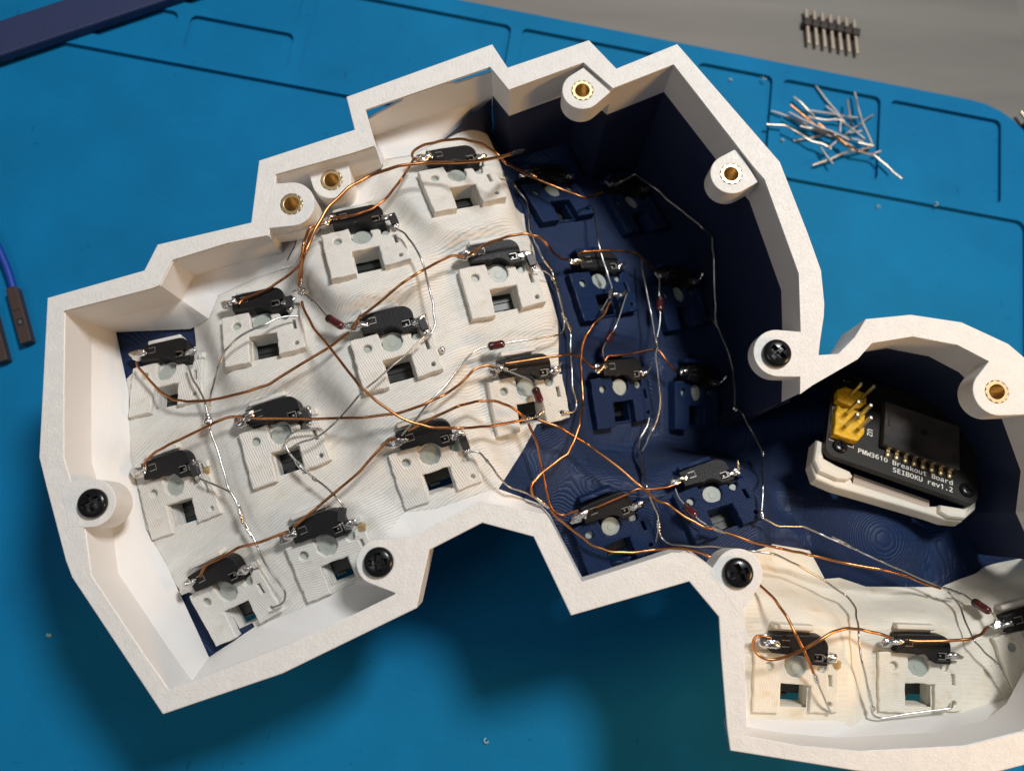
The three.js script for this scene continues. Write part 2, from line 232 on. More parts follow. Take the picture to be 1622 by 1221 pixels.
for (const r of runs) {
  const w = r[0][4] === 'w', foot = w ? edge(0.12) : (q) => { const p = wallFoot(q), f = Math.max(MATR + 0.5, p.y - 4); return p.addScaledVector(cn, -(p.y - f)); }, rd = dense(r);
  strip('inner_wall', rd.map(innerTop), rd.map(foot), w ? M.whiteWall : M.navyWall);
  strip('outer_wall', r.map((q) => { const p = innerTop(q); return p.addScaledVector(outward(q, p), 1.8); }), r.map((q) => { const p = foot(q); p.addScaledVector(outward(q, p), 1.5); p.y = Math.max(MATR + 0.4, p.y - 2.6); return p; }), w ? M.whiteWall : M.navyWall);
}
{ const a = edge(0.4)(INNER[12]), b = innerTop(INNER[13]), f = wallFoot(INNER[13]), d = outward(INNER[13], b); strip('inner_wall', [a.clone().addScaledVector(d, -0.2), b.addScaledVector(cn, -1).addScaledVector(d, -0.5)], [a.clone().add(V3(0, -0.4, 0)), f.addScaledVector(d, -0.5)], M.navyWall); }
// bosses: [x, y, radius px, height of the top, depth, two attachment points on the wall, brass insert?]
const BOSSES = [[461, 323, 37, RIM + 0.03, 8, [430, 291], [418, 362], 1], [524.5, 285, 31, 48.5, 9, [549, 246], [486, 265], 1], [922.5, 143, 32, RIM - 0.9, 5.5, [972, 141], [925, 106], 1], [1158.5, 275.4, 33, RIM - 0.9, 5.5, [1201, 288], [1168, 234], 1], [1232, 559, 38, RIM + 0.03, 4, [1280, 597], [1280, 526], 0], [1580, 620.4, 38, RIM + 0.03, 5.5, [1665, 655], [1580, 556], 1], [144.6, 797, 38, RIM + 0.03, 7, [92, 764], [108, 836], 0], [599, 890.5, 35, RIM + 0.03, 8, [640, 945], [655, 850], 0], [1170.5, 907.5, 38, RIM + 0.03, 7, [1124, 906], [1172, 975], 0]];
const SCREWS = [];
for (const [x, y, r, top, depth, wa, wb, ins] of BOSSES) {
  const c = C(x, y, top), rad = C(x + r, y, top).distanceTo(c), A = C(...wa, top), B = C(...wb, top);
  const rad2 = (p) => Math.hypot(p.x - c.x, p.z - c.z), ang = (p) => Math.atan2(-(p.z - c.z), p.x - c.x);
  const pick = (p, o) => [1, -1].map((k) => ang(p) + k * Math.acos(Math.min(1, rad / rad2(p)))).sort((u, v) => Math.hypot(c.x + rad * Math.cos(v) - o.x, c.z - rad * Math.sin(v) - o.z) - Math.hypot(c.x + rad * Math.cos(u) - o.x, c.z - rad * Math.sin(u) - o.z))[0];
  const mid = ang(A.clone().add(B).multiplyScalar(0.5)) + Math.PI, wrap = (a) => { while (a < mid - Math.PI) a += 2 * Math.PI; while (a > mid + Math.PI) a -= 2 * Math.PI; return a; };
  const a0 = wrap(pick(A, B)), a1 = wrap(pick(B, A)), first = A, last = B;
  const pts = [xz(first), ...Array.from({ length: 19 }, (_, i) => { const a = a0 + (a1 - a0) * i / 18; return [c.x + rad * Math.cos(a), -c.z + rad * Math.sin(a)]; }), xz(last)];
  const g = flat(slab(pts, top - depth, top, 0.18, ins ? [circle(c.x, -c.z, 2.28, 24)] : [])).applyMatrix4(caseM);
  const b = part('boss', g, M.rim, kase);
  if (ins) {
    const ring = []; for (let k = 0; k < 48; k++) { const a = k / 48 * 2 * Math.PI, rr = k % 4 < 2 ? 2.32 : 2.12; ring.push([rr * Math.cos(a), rr * Math.sin(a)]); }
    const g2 = merge(flat(slab(ring, -4.5, 0.06, 0.08, [circle(0, 0, 1.5, 24)])), flat(slab(circle(0, 0, 1.6, 20), -5, -4.4)));
    part('brass_insert', g2.translate(c.x, top, c.z).applyMatrix4(caseM), M.brass, b);
  } else SCREWS.push([c, x, y]);
}

// key plate: a grid laid over the plate's height, clipped to its outline and cut open under every key
const keyHoles = Object.entries(poses).map(([k, p]) => [[-2.6, -3.1], [2.55, -3.1], [2.55, -7.9], [-2.6, -7.9]].map(([u, v]) => { const q = p.at(u, v, -dropOf(k)); return [q.x, q.z]; }));
const side = (p, a, b) => (b[0] - a[0]) * (p[1] - a[1]) - (b[1] - a[1]) * (p[0] - a[0]);
function cut(poly, a, b, keep) {                                      // the part of a polygon on one side of a line
  const out = [];
  for (let i = 0; i < poly.length; i++) {
    const p = poly[i], q = poly[(i + 1) % poly.length], sp = keep * side(p, a, b), sq = keep * side(q, a, b);
    if (sp >= 0) out.push(p);
    if (sp * sq < 0) { const t = sp / (sp - sq); out.push([p[0] + (q[0] - p[0]) * t, p[1] + (q[1] - p[1]) * t]); }
  }
  return out;
}
function plate(name, outline, lift, mat, uvOf, label, skip) {
  const xs = outline.map((p) => p[0]), zs = outline.map((p) => p[1]), S = 1.4, pos = [], nor = [], uvs = [];
  const holes = keyHoles.map((h) => ({ h, c: [h.reduce((s, p) => s + p[0], 0) / 4, h.reduce((s, p) => s + p[1], 0) / 4] }));
  const segs = outline.map((a, i) => [a, outline[(i + 1) % outline.length]]);
  const inside = (x, z) => { let c = false; for (const [a, b] of segs) if ((a[1] > z) !== (b[1] > z) && x < (b[0] - a[0]) * (z - a[1]) / (b[1] - a[1]) + a[0]) c = !c; return c; };
  const cache = new Map();
  const vert = (x, z) => {
    const key = `${x.toFixed(3)},${z.toFixed(3)}`; let v = cache.get(key);
    if (!v) { const h = hf(x, z), gx = (hf(x + 0.3, z) - hf(x - 0.3, z)) / 0.6, gz = (hf(x, z + 0.3) - hf(x, z - 0.3)) / 0.6, n = V3(-gx, 1, -gz).normalize(); v = [x, h + lift, z, n, uvOf(x, h, z)]; cache.set(key, v); }
    pos.push(v[0], v[1], v[2]); nor.push(v[3].x, v[3].y, v[3].z); uvs.push(...v[4]);
  };
  for (let x = Math.min(...xs); x < Math.max(...xs); x += S) {
    const near = segs.filter(([a, b]) => Math.max(a[0], b[0]) > x - 0.01 && Math.min(a[0], b[0]) < x + S + 0.01);
    for (let z = Math.min(...zs); z < Math.max(...zs); z += S) {
      const touch = near.some(([a, b]) => { const q = [[x, z], [x + S, z], [x + S, z + S], [x, z + S]].map((c) => side(c, a, b)); return Math.max(a[1], b[1]) > z && Math.min(a[1], b[1]) < z + S && Math.min(...q) < 0 && Math.max(...q) > 0; });
      if (skip && [-2.5, 2.5 + S].every((a) => [-2.5, 2.5 + S].every((b) => skip(x + a, z + b)))) continue;
      let p;
      if (touch) { p = cut(cut(cut(cut(outline, [x, 0], [x, 1], -1), [x + S, 0], [x + S, 1], 1), [0, z], [1, z], 1), [0, z + S], [1, z + S], -1); if (p.length < 3) continue; }
      else { if (!inside(x + S / 2, z + S / 2)) continue; p = [[x, z], [x + S, z], [x + S, z + S], [x, z + S]]; }
      let pieces = [p];
      for (const { h, c } of holes) {
        if (Math.hypot(c[0] - x, c[1] - z) > 9) continue;
        const sgn = Math.sign(side(c, h[0], h[1]));
        pieces = pieces.flatMap((w) => { const out = []; let rest = w; for (let k = 0; k < 4 && rest.length > 2; k++) { const o = cut(rest, h[k], h[(k + 1) % 4], -sgn); if (o.length > 2) out.push(o); rest = cut(rest, h[k], h[(k + 1) % 4], sgn); } return out; });
      }
      for (const w of pieces) for (const f of THREE.ShapeUtils.triangulateShape(w.map((q) => new THREE.Vector2(q[0], q[1])), [])) {
        const [a, b, c] = f.map((k) => w[k]); if (Math.abs(side(c, a, b)) < 1e-6) continue;
        for (const q of side(c, a, b) < 0 ? [a, b, c] : [a, c, b]) vert(q[0], q[1]);
      }
    }
  }
  const g = new THREE.BufferGeometry();
  g.setAttribute('position', new THREE.Float32BufferAttribute(pos, 3)); g.setAttribute('normal', new THREE.Float32BufferAttribute(nor, 3)); g.setAttribute('uv', new THREE.Float32BufferAttribute(uvs, 2));
  const m = part(name, g, mat, kase); if (label) m.userData.label = label; return m;
}
const insidePoly = (poly, x, z) => { let c = false; poly.forEach((a, i) => { const b = poly[(i + 1) % poly.length]; if ((a[1] > z) !== (b[1] > z) && x < (b[0] - a[0]) * (z - a[1]) / (b[1] - a[1]) + a[0]) c = !c; }); return c; };
const floorPoly = (l) => l.map(([x, y]) => { const p = onFloor(x, y); return [p.x, p.z]; });
const WHITE = floorPoly([[306, 512], [310, 548], [285, 562], [208, 592], [200, 600], [200, 640], [203, 725], [226, 838], [256, 890], [285, 935], [345, 950], [390, 965], [404, 996], [502, 959], [562, 930], [588, 885], [642, 818], [692, 811], [789, 775], [829, 712], [843.6, 685], [851.5, 669.5], [880, 650], [886, 600], [884.5, 570], [885, 545], [884, 510], [877, 484], [860, 431], [849, 412], [838, 375], [833.6, 365], [829.6, 339], [815, 326], [793, 262], [772, 212], [699, 217], [650, 242], [606, 250], [607, 262], [584, 312], [483, 346], [466, 393], [456, 412], [401, 434], [342, 464], [327, 506]]);
const THUMB = floorPoly([[1172, 1170], [1172, 985], [1165, 880], [1224, 862], [1282, 872], [1306, 917], [1329, 915], [1371, 929], [1490, 930], [1555, 900], [1622, 883], [1720, 850], [1720, 1110], [1622, 1130], [1525, 1150], [1364, 1165]]);
const whiteUV = (x, h, z) => [x * 0.8 - z * 0.5, h * 0.8 + x * 1.0 + z * 1.55], navyUV = (x, h, z) => [x - z * 0.6, h * 6.5 + x * 0.35 - z * 0.2];
plate('key_plate', WHITE, 0, M.white, whiteUV, 'rough white printed key plate under the four left columns');
plate('key_plate_thumb', THUMB, 0.25, M.whiteSmooth, (x, h, z) => [x, z * 1.2 + h], 'smooth off-white key plate under the thumb row');
plate('key_plate_navy', INNER.map((q) => { const p = q[4] === 'w' ? edge(0)(q) : wallFoot(q), d = outward(q, p); p.addScaledVector(d, q[4] === 'w' ? 2.5 : 1.2); return [p.x, p.z]; }), -0.5, M.navy, navyUV, 'navy printed key plate under the right columns and round the ball socket', (x, z) => insidePoly(WHITE, x, z) || insidePoly(THUMB, x, z));

// key holders
function rough(pts, amp, rnd) { const out = []; for (let i = 0; i < pts.length; i++) { const [a, b] = pts[i], [c, d] = pts[(i + 1) % pts.length], L = Math.hypot(c - a, d - b), n = L > 2 ? Math.ceil(L / 1.2) : 1; for (let k = 0; k < n; k++) { const t = k / n; out.push([a + (c - a) * t + (rnd() - 0.5) * amp, b + (d - b) * t + (rnd() - 0.5) * amp]); } } return out; }
function holderGeo(rnd, amp, up) {
  const pts = [[-8.1, 2.6], [-2.3, 2.8], ...arc(0, 0.2, 2.15, 165, 375, 14), [2.1, 1.2], [2.5, 1.55], [3.6, 1.45], [4.15, 0.7], ...arc(5.05, 0.1, 0.92, 160, 360, 7), [6.05, 0.9], [7.0, 1.5], [8.3, 1.3], [8.5, -8.3], [2.95, -8.6], [3.0, -3.35], [-2.75, -3.3], [-2.95, -9.1], [-8.05, -9.0]];
  const holes = [circle(-5.08, 0, 0.86, 14), [[6.35, -1.2], [7.0, -1.25], [7.1, -3.4], [6.45, -3.4]].reverse(), circle(6.8, -6.8, 0.45, 10)];
  const s = slab(rough(pts, amp, rnd), -4.6, up, 0.28, holes);
  const g = [s, box(7.8, 1.1, 4.6, -0.7, 7.75, -1.7, 0.4), box(0.5, 5.2, 3, -2.85, -5.5, -3.5), box(0.5, 5.2, 3, 2.8, -5.5, -3.5), box(6, 0.5, 3, 0, -8.15, -3.46), box(1.5, 1.4, 3, 7.6, 2.4, -1.9, 0.3)];
  const m = merge(...g), uv = m.attributes.uv, a = [0.35, 1.4, 1.3, -0.2, 0.1, 0.8][Math.floor(rnd() * 6)]; for (let i = 0; i < uv.count; i++) { const x = uv.getX(i) * 2.1, y = uv.getY(i) * 2.1; uv.setXY(i, x * Math.cos(a) - y * Math.sin(a), x * Math.sin(a) + y * Math.cos(a)); }
  return m;
}
const wear = [...'abcdefgh'];
const hGeo = wear.map((_, i) => holderGeo(rng(100 + i), 0.22, 0));
{ let i = 0; for (const [k, p] of Object.entries(poses)) { const m = part('key_holder', hGeo[i++ % hGeo.length], 'EF'.includes(k[0]) ? M.navyBlock : k[0] === 'T' ? M.whiteSmooth : M.whiteBlock, kase); m.position.copy(p.c).multiplyScalar(MM); m.quaternion.copy(p.q); } }

// ------------------------------------------------------------------ sockets and switches
const WHERE = {
  A1: 'at the top of the outermost left white column', A2: 'in the middle of the outermost left white column', A3: 'at the bottom of the outermost left white column',
  B1: 'at the top of the second white column from the left', B2: 'in the middle of the second white column from the left', B3: 'at the bottom of the second white column, beside a black screw',
  C1: 'at the top of the third white column', C2: 'in the middle of the third white column', C3: 'at the bottom of the third white column, above the notch',
  D1: 'at the top of the fourth white column, by the connector bay', D2: 'in the middle of the fourth white column, next to the navy', D3: 'at the bottom of the fourth white column, next to the navy',
  E1: 'at the top of the first navy column, half in shade', E2: 'second from the top in the first navy column', E3: 'third from the top in the first navy column', E4: 'at the bottom of the first navy column',
  F1: 'at the top of the far right navy column, in deep shade', F2: 'second from the top in the far right navy column', F3: 'third from the top in the far right navy column', F4: 'at the bottom of the far right navy column, near the screw',
  T1: 'at the left end of the thumb row', T2: 'in the middle of the thumb row', T3: 'at the right end of the thumb row, cut by the frame',
};
const bodyPts = [[-5.2, 3.0], [-1.5, 2.75], ...arc(0, 0, 2.75, 112, 32, 8), [2.6, 1.05], [5.5, 1.0], [5.6, 4.3], ...arc(3.3, 4.35, 2.3, 5, 85, 6), [-2.4, 6.65], [-5.2, 6.45]];
const lHole = [[-4.9, 4.15], [-1.9, 4.15], [-1.9, 5.75], [-4.9, 5.75]], rHole = [[2.95, 1.75], [5.2, 1.75], [5.2, 3.35], [2.95, 3.35]];
const bodyGeo = merge(slab(bodyPts, -1.5, 0.55, 0), slab(bodyPts, 0.55, 1.55, 0.16, [lHole, rHole]));
const clip = (x, y) => merge(box(1.5, 0.16, 0.5, x, y + 0.62, 1.36), box(1.5, 0.16, 0.5, x, y - 0.62, 1.36), box(0.16, 1.24, 0.5, x + 0.75, y, 1.3), box(0.5, 0.5, 0.3, x, y, 0.85, 0.1));
const clipL = clip(-2.7, 4.95), clipR = clip(3.75, 2.55);
const termL = merge(box(3.6, 1.3, 0.25, -5.6, 4.95, 1.0, 0.1)), termR = box(2.6, 1.3, 0.25, 6.1, 2.55, 1.0, 0.1);
function blobGeo(rnd, sx, sy, sz) {
  const g = new THREE.IcosahedronGeometry(1, 4), p = g.attributes.position, f = [rnd() * 9, rnd() * 9, rnd() * 9];
  for (let i = 0; i < p.count; i++) { const v = V3().fromBufferAttribute(p, i), k = 1 + 0.22 * Math.sin(v.x * 3 + f[0]) * Math.sin(v.y * 3.4 + f[1]) + 0.16 * Math.sin(v.z * 5 + f[2] + v.x * 4) + 0.07 * Math.sin(v.y * 11 + f[0]) * Math.sin(v.x * 9 + f[1]); p.setXYZ(i, v.x * k * sx, v.y * k * sy, v.z * k * sz); }
  const m = mergeVertices(g.deleteAttribute('normal').deleteAttribute('uv'), 1e-4); m.computeVertexNormals(); const n = m.attributes.position.count, uv = new Float32Array(n * 2); for (let i = 0; i < n; i++) { uv[2 * i] = m.attributes.position.getX(i); uv[2 * i + 1] = m.attributes.position.getY(i); } m.setAttribute('uv', new THREE.BufferAttribute(uv, 2)); return m;
}
const blobs = Array.from({ length: 8 }, (_, i) => blobGeo(rng(40 + i), 1, 1, 1));
const horn = (rnd) => { const c = new THREE.CatmullRomCurve3([V3(0, 0, 0), V3(0.5, 0.5, 0.6), V3(0.7, 1.2, 1.3), V3(0.9, 1.6 + rnd(), 1.7)]); return new THREE.TubeGeometry(c, 8, 0.22, 6); };
function blob(parent, x, y, z, sx, sy, sz, rz, i, mat = M.solder) { const m = part('solder_blob', blobs[i % 8], mat, parent); m.position.set(x * MM, y * MM, z * MM); m.scale.set(sx, sy, sz); m.rotation.z = rz; return m; }
const hornGeo = horn(rng(3));
let bi = 0;
const SMD = { C1: [7.3, 1.6, .1], C2: [7.0, 1.5, .1], C3: [7.2, 0.6, .05], D2: [7.3, 1.0, .1], B1: [6.6, 2.2, -.1], A2: [6.2, 1.8, .1], B3: [5.6, 4.9, -.5], B2: [6.4, 1.6, 0] };
for (const [k, p] of Object.entries(poses)) {
  const r = rng(900 + bi * 13);
  const s = thing('switch_socket', `black switch socket ${WHERE[k]}`, 'switch socket', p.c, 'switch sockets soldered over the key openings', p.q);
  part('body', bodyGeo, M.black, s);
  part('contact_clip', clipL, M.clip, s); part('contact_clip', clipR, M.clip, s);
  part('terminal', termL, M.silver, s); part('terminal', termR, M.silver, s);
  blob(s, -6.2 + r() * 0.4, 4.9, 1.1, 1.8 + r() * 0.5, 0.85 + r() * 0.35, 0.8 + r() * 0.25, (r() - 0.5) * 0.8, bi); blob(s, -4.6, 5 + (r() - 0.5) * 0.6, 1.3, 0.9, 0.55, 0.5, r() * 3, bi + 3);
  blob(s, 6.3, 2.6, 1.2, 1.25 + r() * 0.4, 0.65 + r() * 0.2, 0.6, (r() - 0.5) * 0.6 + 0.2, bi + 5);
  if (['E3', 'F4', 'F3', 'D3', 'F2'].includes(k)) { const h = part('solder_spike', hornGeo, M.solder, s); h.position.set(6.6 * MM, 2.4 * MM, 1.3 * MM); }
  if (['A2', 'B3', 'T1'].includes(k)) blob(s, 8.0, 1.0, 0.2, 0.8, 0.7, 0.2, r() * 3, bi + 2, M.flux).name = 'flux_residue';
  const w = thing('key_switch', `pale round switch post ${WHERE[k]}`, 'key switch', p.c, 'key switches seen through the openings of the key plate', p.q);
  part('centre_post', merge(new THREE.CylinderGeometry(1.97, 1.97, 4, 32).rotateX(Math.PI / 2).translate(0, 0, -2.75), new THREE.CylinderGeometry(0.75, 0.85, 0.12, 20).rotateX(Math.PI / 2).translate(0.05, -0.1, -0.72)), M.post, w);
  for (const x of [-5.08, 5.08]) part('side_post', new THREE.CylinderGeometry(0.84, 0.84, 3, 16).rotateX(Math.PI / 2).translate(x, 0, -2.4), M.post, w);
  part('housing', merge(box(13.5, 13.5, 3.5, 0, 0, -6.9, 0.4), box(5, 0.9, 0.6, 0, -4.5, -5.1, 0.1), box(2.2, 0.5, 0.5, -1, -6.9, -5.1, 0.1)), M.housing, w);
  if (SMD[k]) {
    const [x, y, a] = SMD[k], q = p.q.clone().multiply(new THREE.Quaternion().setFromAxisAngle(V3(0, 0, 1), a));
    const d = thing('chip_diode', `small black chip diode ${WHERE[k]}`, 'diode', p.at(x, y, 1.3), 'black chip diodes on the sockets', q);
    part('body', box(1.55, 2.7, 1.1, 0, 0, 0, 0.15), M.smd, d);
    for (const e of [-1, 1]) part('lead', merge(box(0.5, 0.9, 0.15, 0, e * 1.6, -0.3, 0.05)), M.silver, d);
    blob(d, 0, -1.75, -0.1, 0.6, 0.45, 0.4, 0.3, bi + 1);
  }
  bi++;
}

// ------------------------------------------------------------------ screws
const screwGeo = (() => {
  const head = new Brush(new THREE.LatheGeometry([[0, -0.1], [2.55, -0.1], [2.62, 0.1], [2.6, 0.5], [2.4, 0.9], [1.9, 1.18], [1.0, 1.34], [0, 1.38]].map((p) => new THREE.Vector2(...p)), 40)); head.updateMatrixWorld();
  const cross = (a) => { const g = new THREE.CylinderGeometry(2.75, 1.7, 1.5, 4, 1).rotateY(Math.PI / 4); g.scale(1, 1, 0.33); const b = new Brush(g.rotateY(a).translate(0, 1.12, 0)); b.updateMatrixWorld(); return b; };
  const ev = new Evaluator(); ev.attributes = ['position', 'normal'];
  let h = ev.evaluate(head, cross(0), SUBTRACTION); h = ev.evaluate(h, cross(Math.PI / 2), SUBTRACTION);
  const pit = new Brush(new THREE.ConeGeometry(0.75, 1.6, 12).rotateX(Math.PI).translate(0, 0.75, 0)); pit.updateMatrixWorld();
  return ev.evaluate(h, pit, SUBTRACTION).geometry;
})();
{
  const names = ['on the waist between the main case and the ball socket', 'on the left wall of the case', 'at the lower middle, left of the notch', 'at the left shoulder of the thumb section'];
  SCREWS.forEach(([c, x, y], i) => { const q = C(x, y, RIM + 0.8), s = thing('screw', `black cross-head screw ${names[i]}`, 'screw', toW(V3(q.x, RIM + 0.14, q.z)), 'black screws in the white rim', caseQ.clone().multiply(new THREE.Quaternion().setFromAxisAngle(V3(0, 1, 0), [0.75, 0.6, 0.1, 0.35][i]))); part('head', screwGeo, M.screw, s).scale.setScalar(1.07); });
}

// ------------------------------------------------------------------ wires
function wireGeo(pts, r, seg) { const c = new THREE.CatmullRomCurve3(pts, false, 'centripetal'); return new THREE.TubeGeometry(c, seg ?? Math.max(12, Math.round(c.getLength() / 0.6)), r, 8); }
function capsule(a, b, r) { const d = b.clone().sub(a), L = d.length(), g = new THREE.CapsuleGeometry(r, Math.max(0.01, L), 5, 12); return g.applyQuaternion(new THREE.Quaternion().setFromUnitVectors(V3(0, 1, 0), d.normalize())).translate(...a.clone().add(b).multiplyScalar(0.5).toArray()); }
function kinked(ps, a, rnd) { return ps.flatMap((p, i) => { const n = ps[i + 1]; if (!n) return [p]; const L = p.distanceTo(n), k = Math.min(3, Math.floor(L / 3)); return [p, ...Array.from({ length: k }, (_, j) => p.clone().lerp(n, (j + 1) / (k + 1)).add(V3(rnd() - 0.5, (rnd() - 0.5) * 0.6, rnd() - 0.5).multiplyScalar(2 * a * (k === 1 || L < 8 ? 0.5 : 1))))]; }); }
function wire(kind, label, pts, { c = 3.4, arch = 0, ends = 0, tint, joints = [], r } = {}) {
  const n = pts.length, P3 = pts.map(([x, y, l], i) => onFloor(x, y, l ?? c + arch * Math.sin(Math.PI * i / (n - 1))));
  const base = P3[0].clone(), cu = kind === 'copper';
  const t = thing(cu ? 'copper_wire' : 'silver_wire', label, 'wire', base, cu ? 'copper wires of the hand wired matrix' : 'bare silver wires of the hand wired matrix');
  const loc = kinked(P3.map((p) => p.clone().sub(base)), cu ? 0.1 : 0.2, rng(Math.round(pts[0][0] * 7 + pts[0][1])));
  part('strand', wireGeo(loc, r ?? (cu ? 0.285 : 0.225)), cu ? tint ?? M.copper : M.silver, t);
  for (const [x0, y0, x1, y1, rr, l] of joints) { const a = onFloor(x0, y0, l ?? c).sub(base), b = onFloor(x1, y1, l ?? c).sub(base); const g = wireGeo([a, a.clone().lerp(b, 0.3).add(V3(0, 0.12, 0)), a.clone().lerp(b, 0.7), b], rr ?? 0.36, 14), q = g.attributes.position, w = rng(Math.round(x0)), f0 = w() * 6; for (let k = 0; k < q.count / 9; k++) { const o = V3(); for (let m = 0; m < 8; m++) o.add(V3().fromBufferAttribute(q, k * 9 + m)); o.multiplyScalar(1 / 8); const t2 = k / (q.count / 9 - 1), sc = 0.45 + 0.75 * Math.sin(Math.PI * t2) ** 0.8 + 0.14 * Math.sin(k * 1.9 + f0); for (let m = 0; m < 9; m++) { const v = V3().fromBufferAttribute(q, k * 9 + m).sub(o).multiplyScalar(sc).add(o); q.setXYZ(k * 9 + m, v.x, v.y, v.z); } } g.computeVertexNormals(); part('solder_joint', g, M.solder, t); }
  return t;
}
const cw = (label, pts, o) => wire('copper', label, pts, o), sw = (label, pts, o) => wire('silver', label, pts, o);
cw('long copper wire sagging from the top left socket to the middle of the third column', [[216, 574], [218, 581], [234, 600], [254, 621], [275, 633], [296, 636], [323, 635], [352, 630], [395, 619], [425, 609], [473, 579], [521, 550], [553, 527]], { c: 4.2, tint: M.copper });
cw('short copper wire from the second column top socket up to the wire bundle', [[378, 482], [383, 475], [425, 457], [455, 437], [474, 420]], { c: 4.6, tint: M.copperDark });
cw('thick copper wire arching from the bundle by the brass inserts to a tinned free end', [[473, 452, 5], [474, 436, 6], [478, 418, 7], [482, 403, 8], [498, 365, 9], [519, 329, 10], [551.6, 297, 10], [587, 277.5, 9], [631.6, 262.7, 8], [676, 257.7, 8], [720, 257, 9], [760, 254.5, 12], [794, 248, 15], [812, 243, 17]], { r: 0.34, joints: [[810, 243.5, 831, 237.5, 0.36, 18]] });
cw('copper wire running down the wall from the third column top socket', [[513, 350, 5], [489.5, 362, 5], [480.6, 385.5, 6], [476, 415, 5.6], [475, 440, 4.5], [476, 456, 4]], { tint: M.copper });
cw('second copper strand hugging the wall below the paired brass inserts', [[507, 356, 5.5], [493, 369, 6], [484, 392, 6.5], [478.5, 418, 6], [477, 440, 4.5]], { tint: M.copperDark });
cw('copper wire dropping from the connector bay socket to the third column top socket', [[655, 252], [648, 264], [634.5, 285], [611, 314.5], [587, 332], [563.5, 340], [537, 344], [522, 346]], { c: 4.6, tint: M.copperDark });
cw('copper wire looping over the socket by the connector bay into the navy side', [[662, 254, 3.3], [654, 250, 4.2], [653, 242, 5.4], [670, 230, 7], [699.6, 222.8, 9], [732, 220, 11], [762, 227, 12], [785.5, 242, 13], [800, 257, 12], [823, 270, 10], [840, 277, 8]], { r: 0.3, joints: [[829, 273, 850, 281, 0.5, 7.5]] });
cw('copper wire glinting in the shade across the first navy column top', [[840, 277, 8], [853, 284.7, 7.5], [890, 300, 8], [926.5, 313, 8], [955, 305, 6]], {});
cw('copper wire bridging the third and fourth white column middle sockets', [[556, 520], [569.5, 503], [602, 478], [637, 448.5], [664.5, 431], [691.6, 416], [716, 405], [735, 406]], { c: 4.6, arch: 1.5 });
cw('copper wire from the fourth white column middle across to the navy side', [[742, 404], [751, 398], [778, 383], [805.6, 374], [832.7, 370], [854, 375], [868, 389], [879, 402], [892, 410.5], [902, 410]], { c: 4.8, arch: 3 });
cw('copper wire between the second sockets of the two navy columns', [[915, 402], [925, 398.5], [957.5, 396], [987, 397.6], [1008, 401], [1028, 419], [1044, 433]], { c: 5, arch: 2 });
cw('copper wire rising from the outer left middle socket to the second column', [[226, 738], [232, 729], [245, 716.5], [271, 702], [312, 683], [344.5, 667], [364, 660.5], [385, 660]], { c: 4.6 });
cw('long copper wire sweeping from the second column middle to the fourth column bottom', [[395, 661], [408.6, 662.7], [456.7, 662.7], [521, 662.7], [575, 661.5], [629, 654.7], [670, 641], [702.5, 626], [729.6, 607], [751, 585.5], [770, 579], [783, 580]], { c: 4.8, joints: [[770, 578.5, 795, 586, 0.5, 4.4]] });
cw('orange gold copper wire from the fourth white column bottom onto the navy', [[800, 576], [846, 569], [887, 563], [904, 560.6], [919, 564], [934, 579], [946, 583.4], [955, 578]], { c: 5, arch: 1 });
cw('dark copper wire between the third sockets of the two navy columns', [[958, 572], [963.5, 564], [1002, 560], [1031.5, 554], [1043, 555], [1055, 570], [1068.6, 586], [1073, 588]], { c: 5, tint: M.copperDark });
cw('bent copper wire across the outer left bottom socket to the second column', [[316, 913.5], [326.6, 894.5], [344, 886], [378, 867], [413, 858], [444, 846], [456, 842]], { c: 4.6 });
cw('copper wire rising steeply from the second column bottom to the third column', [[465, 836], [468, 832], [499, 806.5], [534, 777], [568, 748], [592.5, 720], [603, 709.4], [614, 698.6], [628, 694]], { c: 4.8 });
cw('copper wire humped from the third column bottom socket to the junction on the navy edge', [[646, 682], [689.5, 660], [726.5, 643], [757, 635.4], [785, 635.4], [810, 644.7], [828, 658.5], [836, 664]], { c: 5, arch: 3 });
cw('long bright copper wire curving from the upper left bundle down to the junction', [[478, 478, 4], [480, 487, 5], [496, 519, 6], [523, 551.6, 7], [548, 584, 7.6], [569.5, 611, 8], [596.7, 635.7, 8], [632, 660, 8], [652.5, 669, 8], [683, 677, 8], [729.5, 678, 8], [776, 675, 8], [819, 667, 7], [836, 664, 6.5]], { joints: [[824, 666, 846, 662, 0.44, 6.3], [846, 662, 862, 651, 0.36, 6]] });
cw('long copper wire running from the junction down across the navy to a tinned splice', [[853, 664.7], [887, 677], [930, 703], [976, 737], [1016, 771], [1041, 792.6], [1056.8, 798], [1086, 819], [1116, 835], [1130, 838]], { c: 5.6, arch: 2.5, joints: [[1119, 832, 1151, 845, 0.42, 5.4]] });
cw('long copper wire from the navy splice over the rim to the thumb row', [[1148, 843], [1151.5, 844], [1190, 857.6], [1234, 868, 8], [1280.5, 878.5, 8], [1340.6, 892, 7], [1397, 902, 6], [1441, 913.6], [1464, 923.6], [1490, 932]], { c: 5.4, joints: [[1486, 929, 1524, 941, 0.34, 5]] });
cw('copper wire falling from the junction straight down the navy to the lower splice', [[837, 671, 5], [850, 700, 5.5], [857.5, 737, 5], [863.6, 768, 4.6], [871, 799, 4.2], [878, 812, 4]], { tint: M.copperDark });
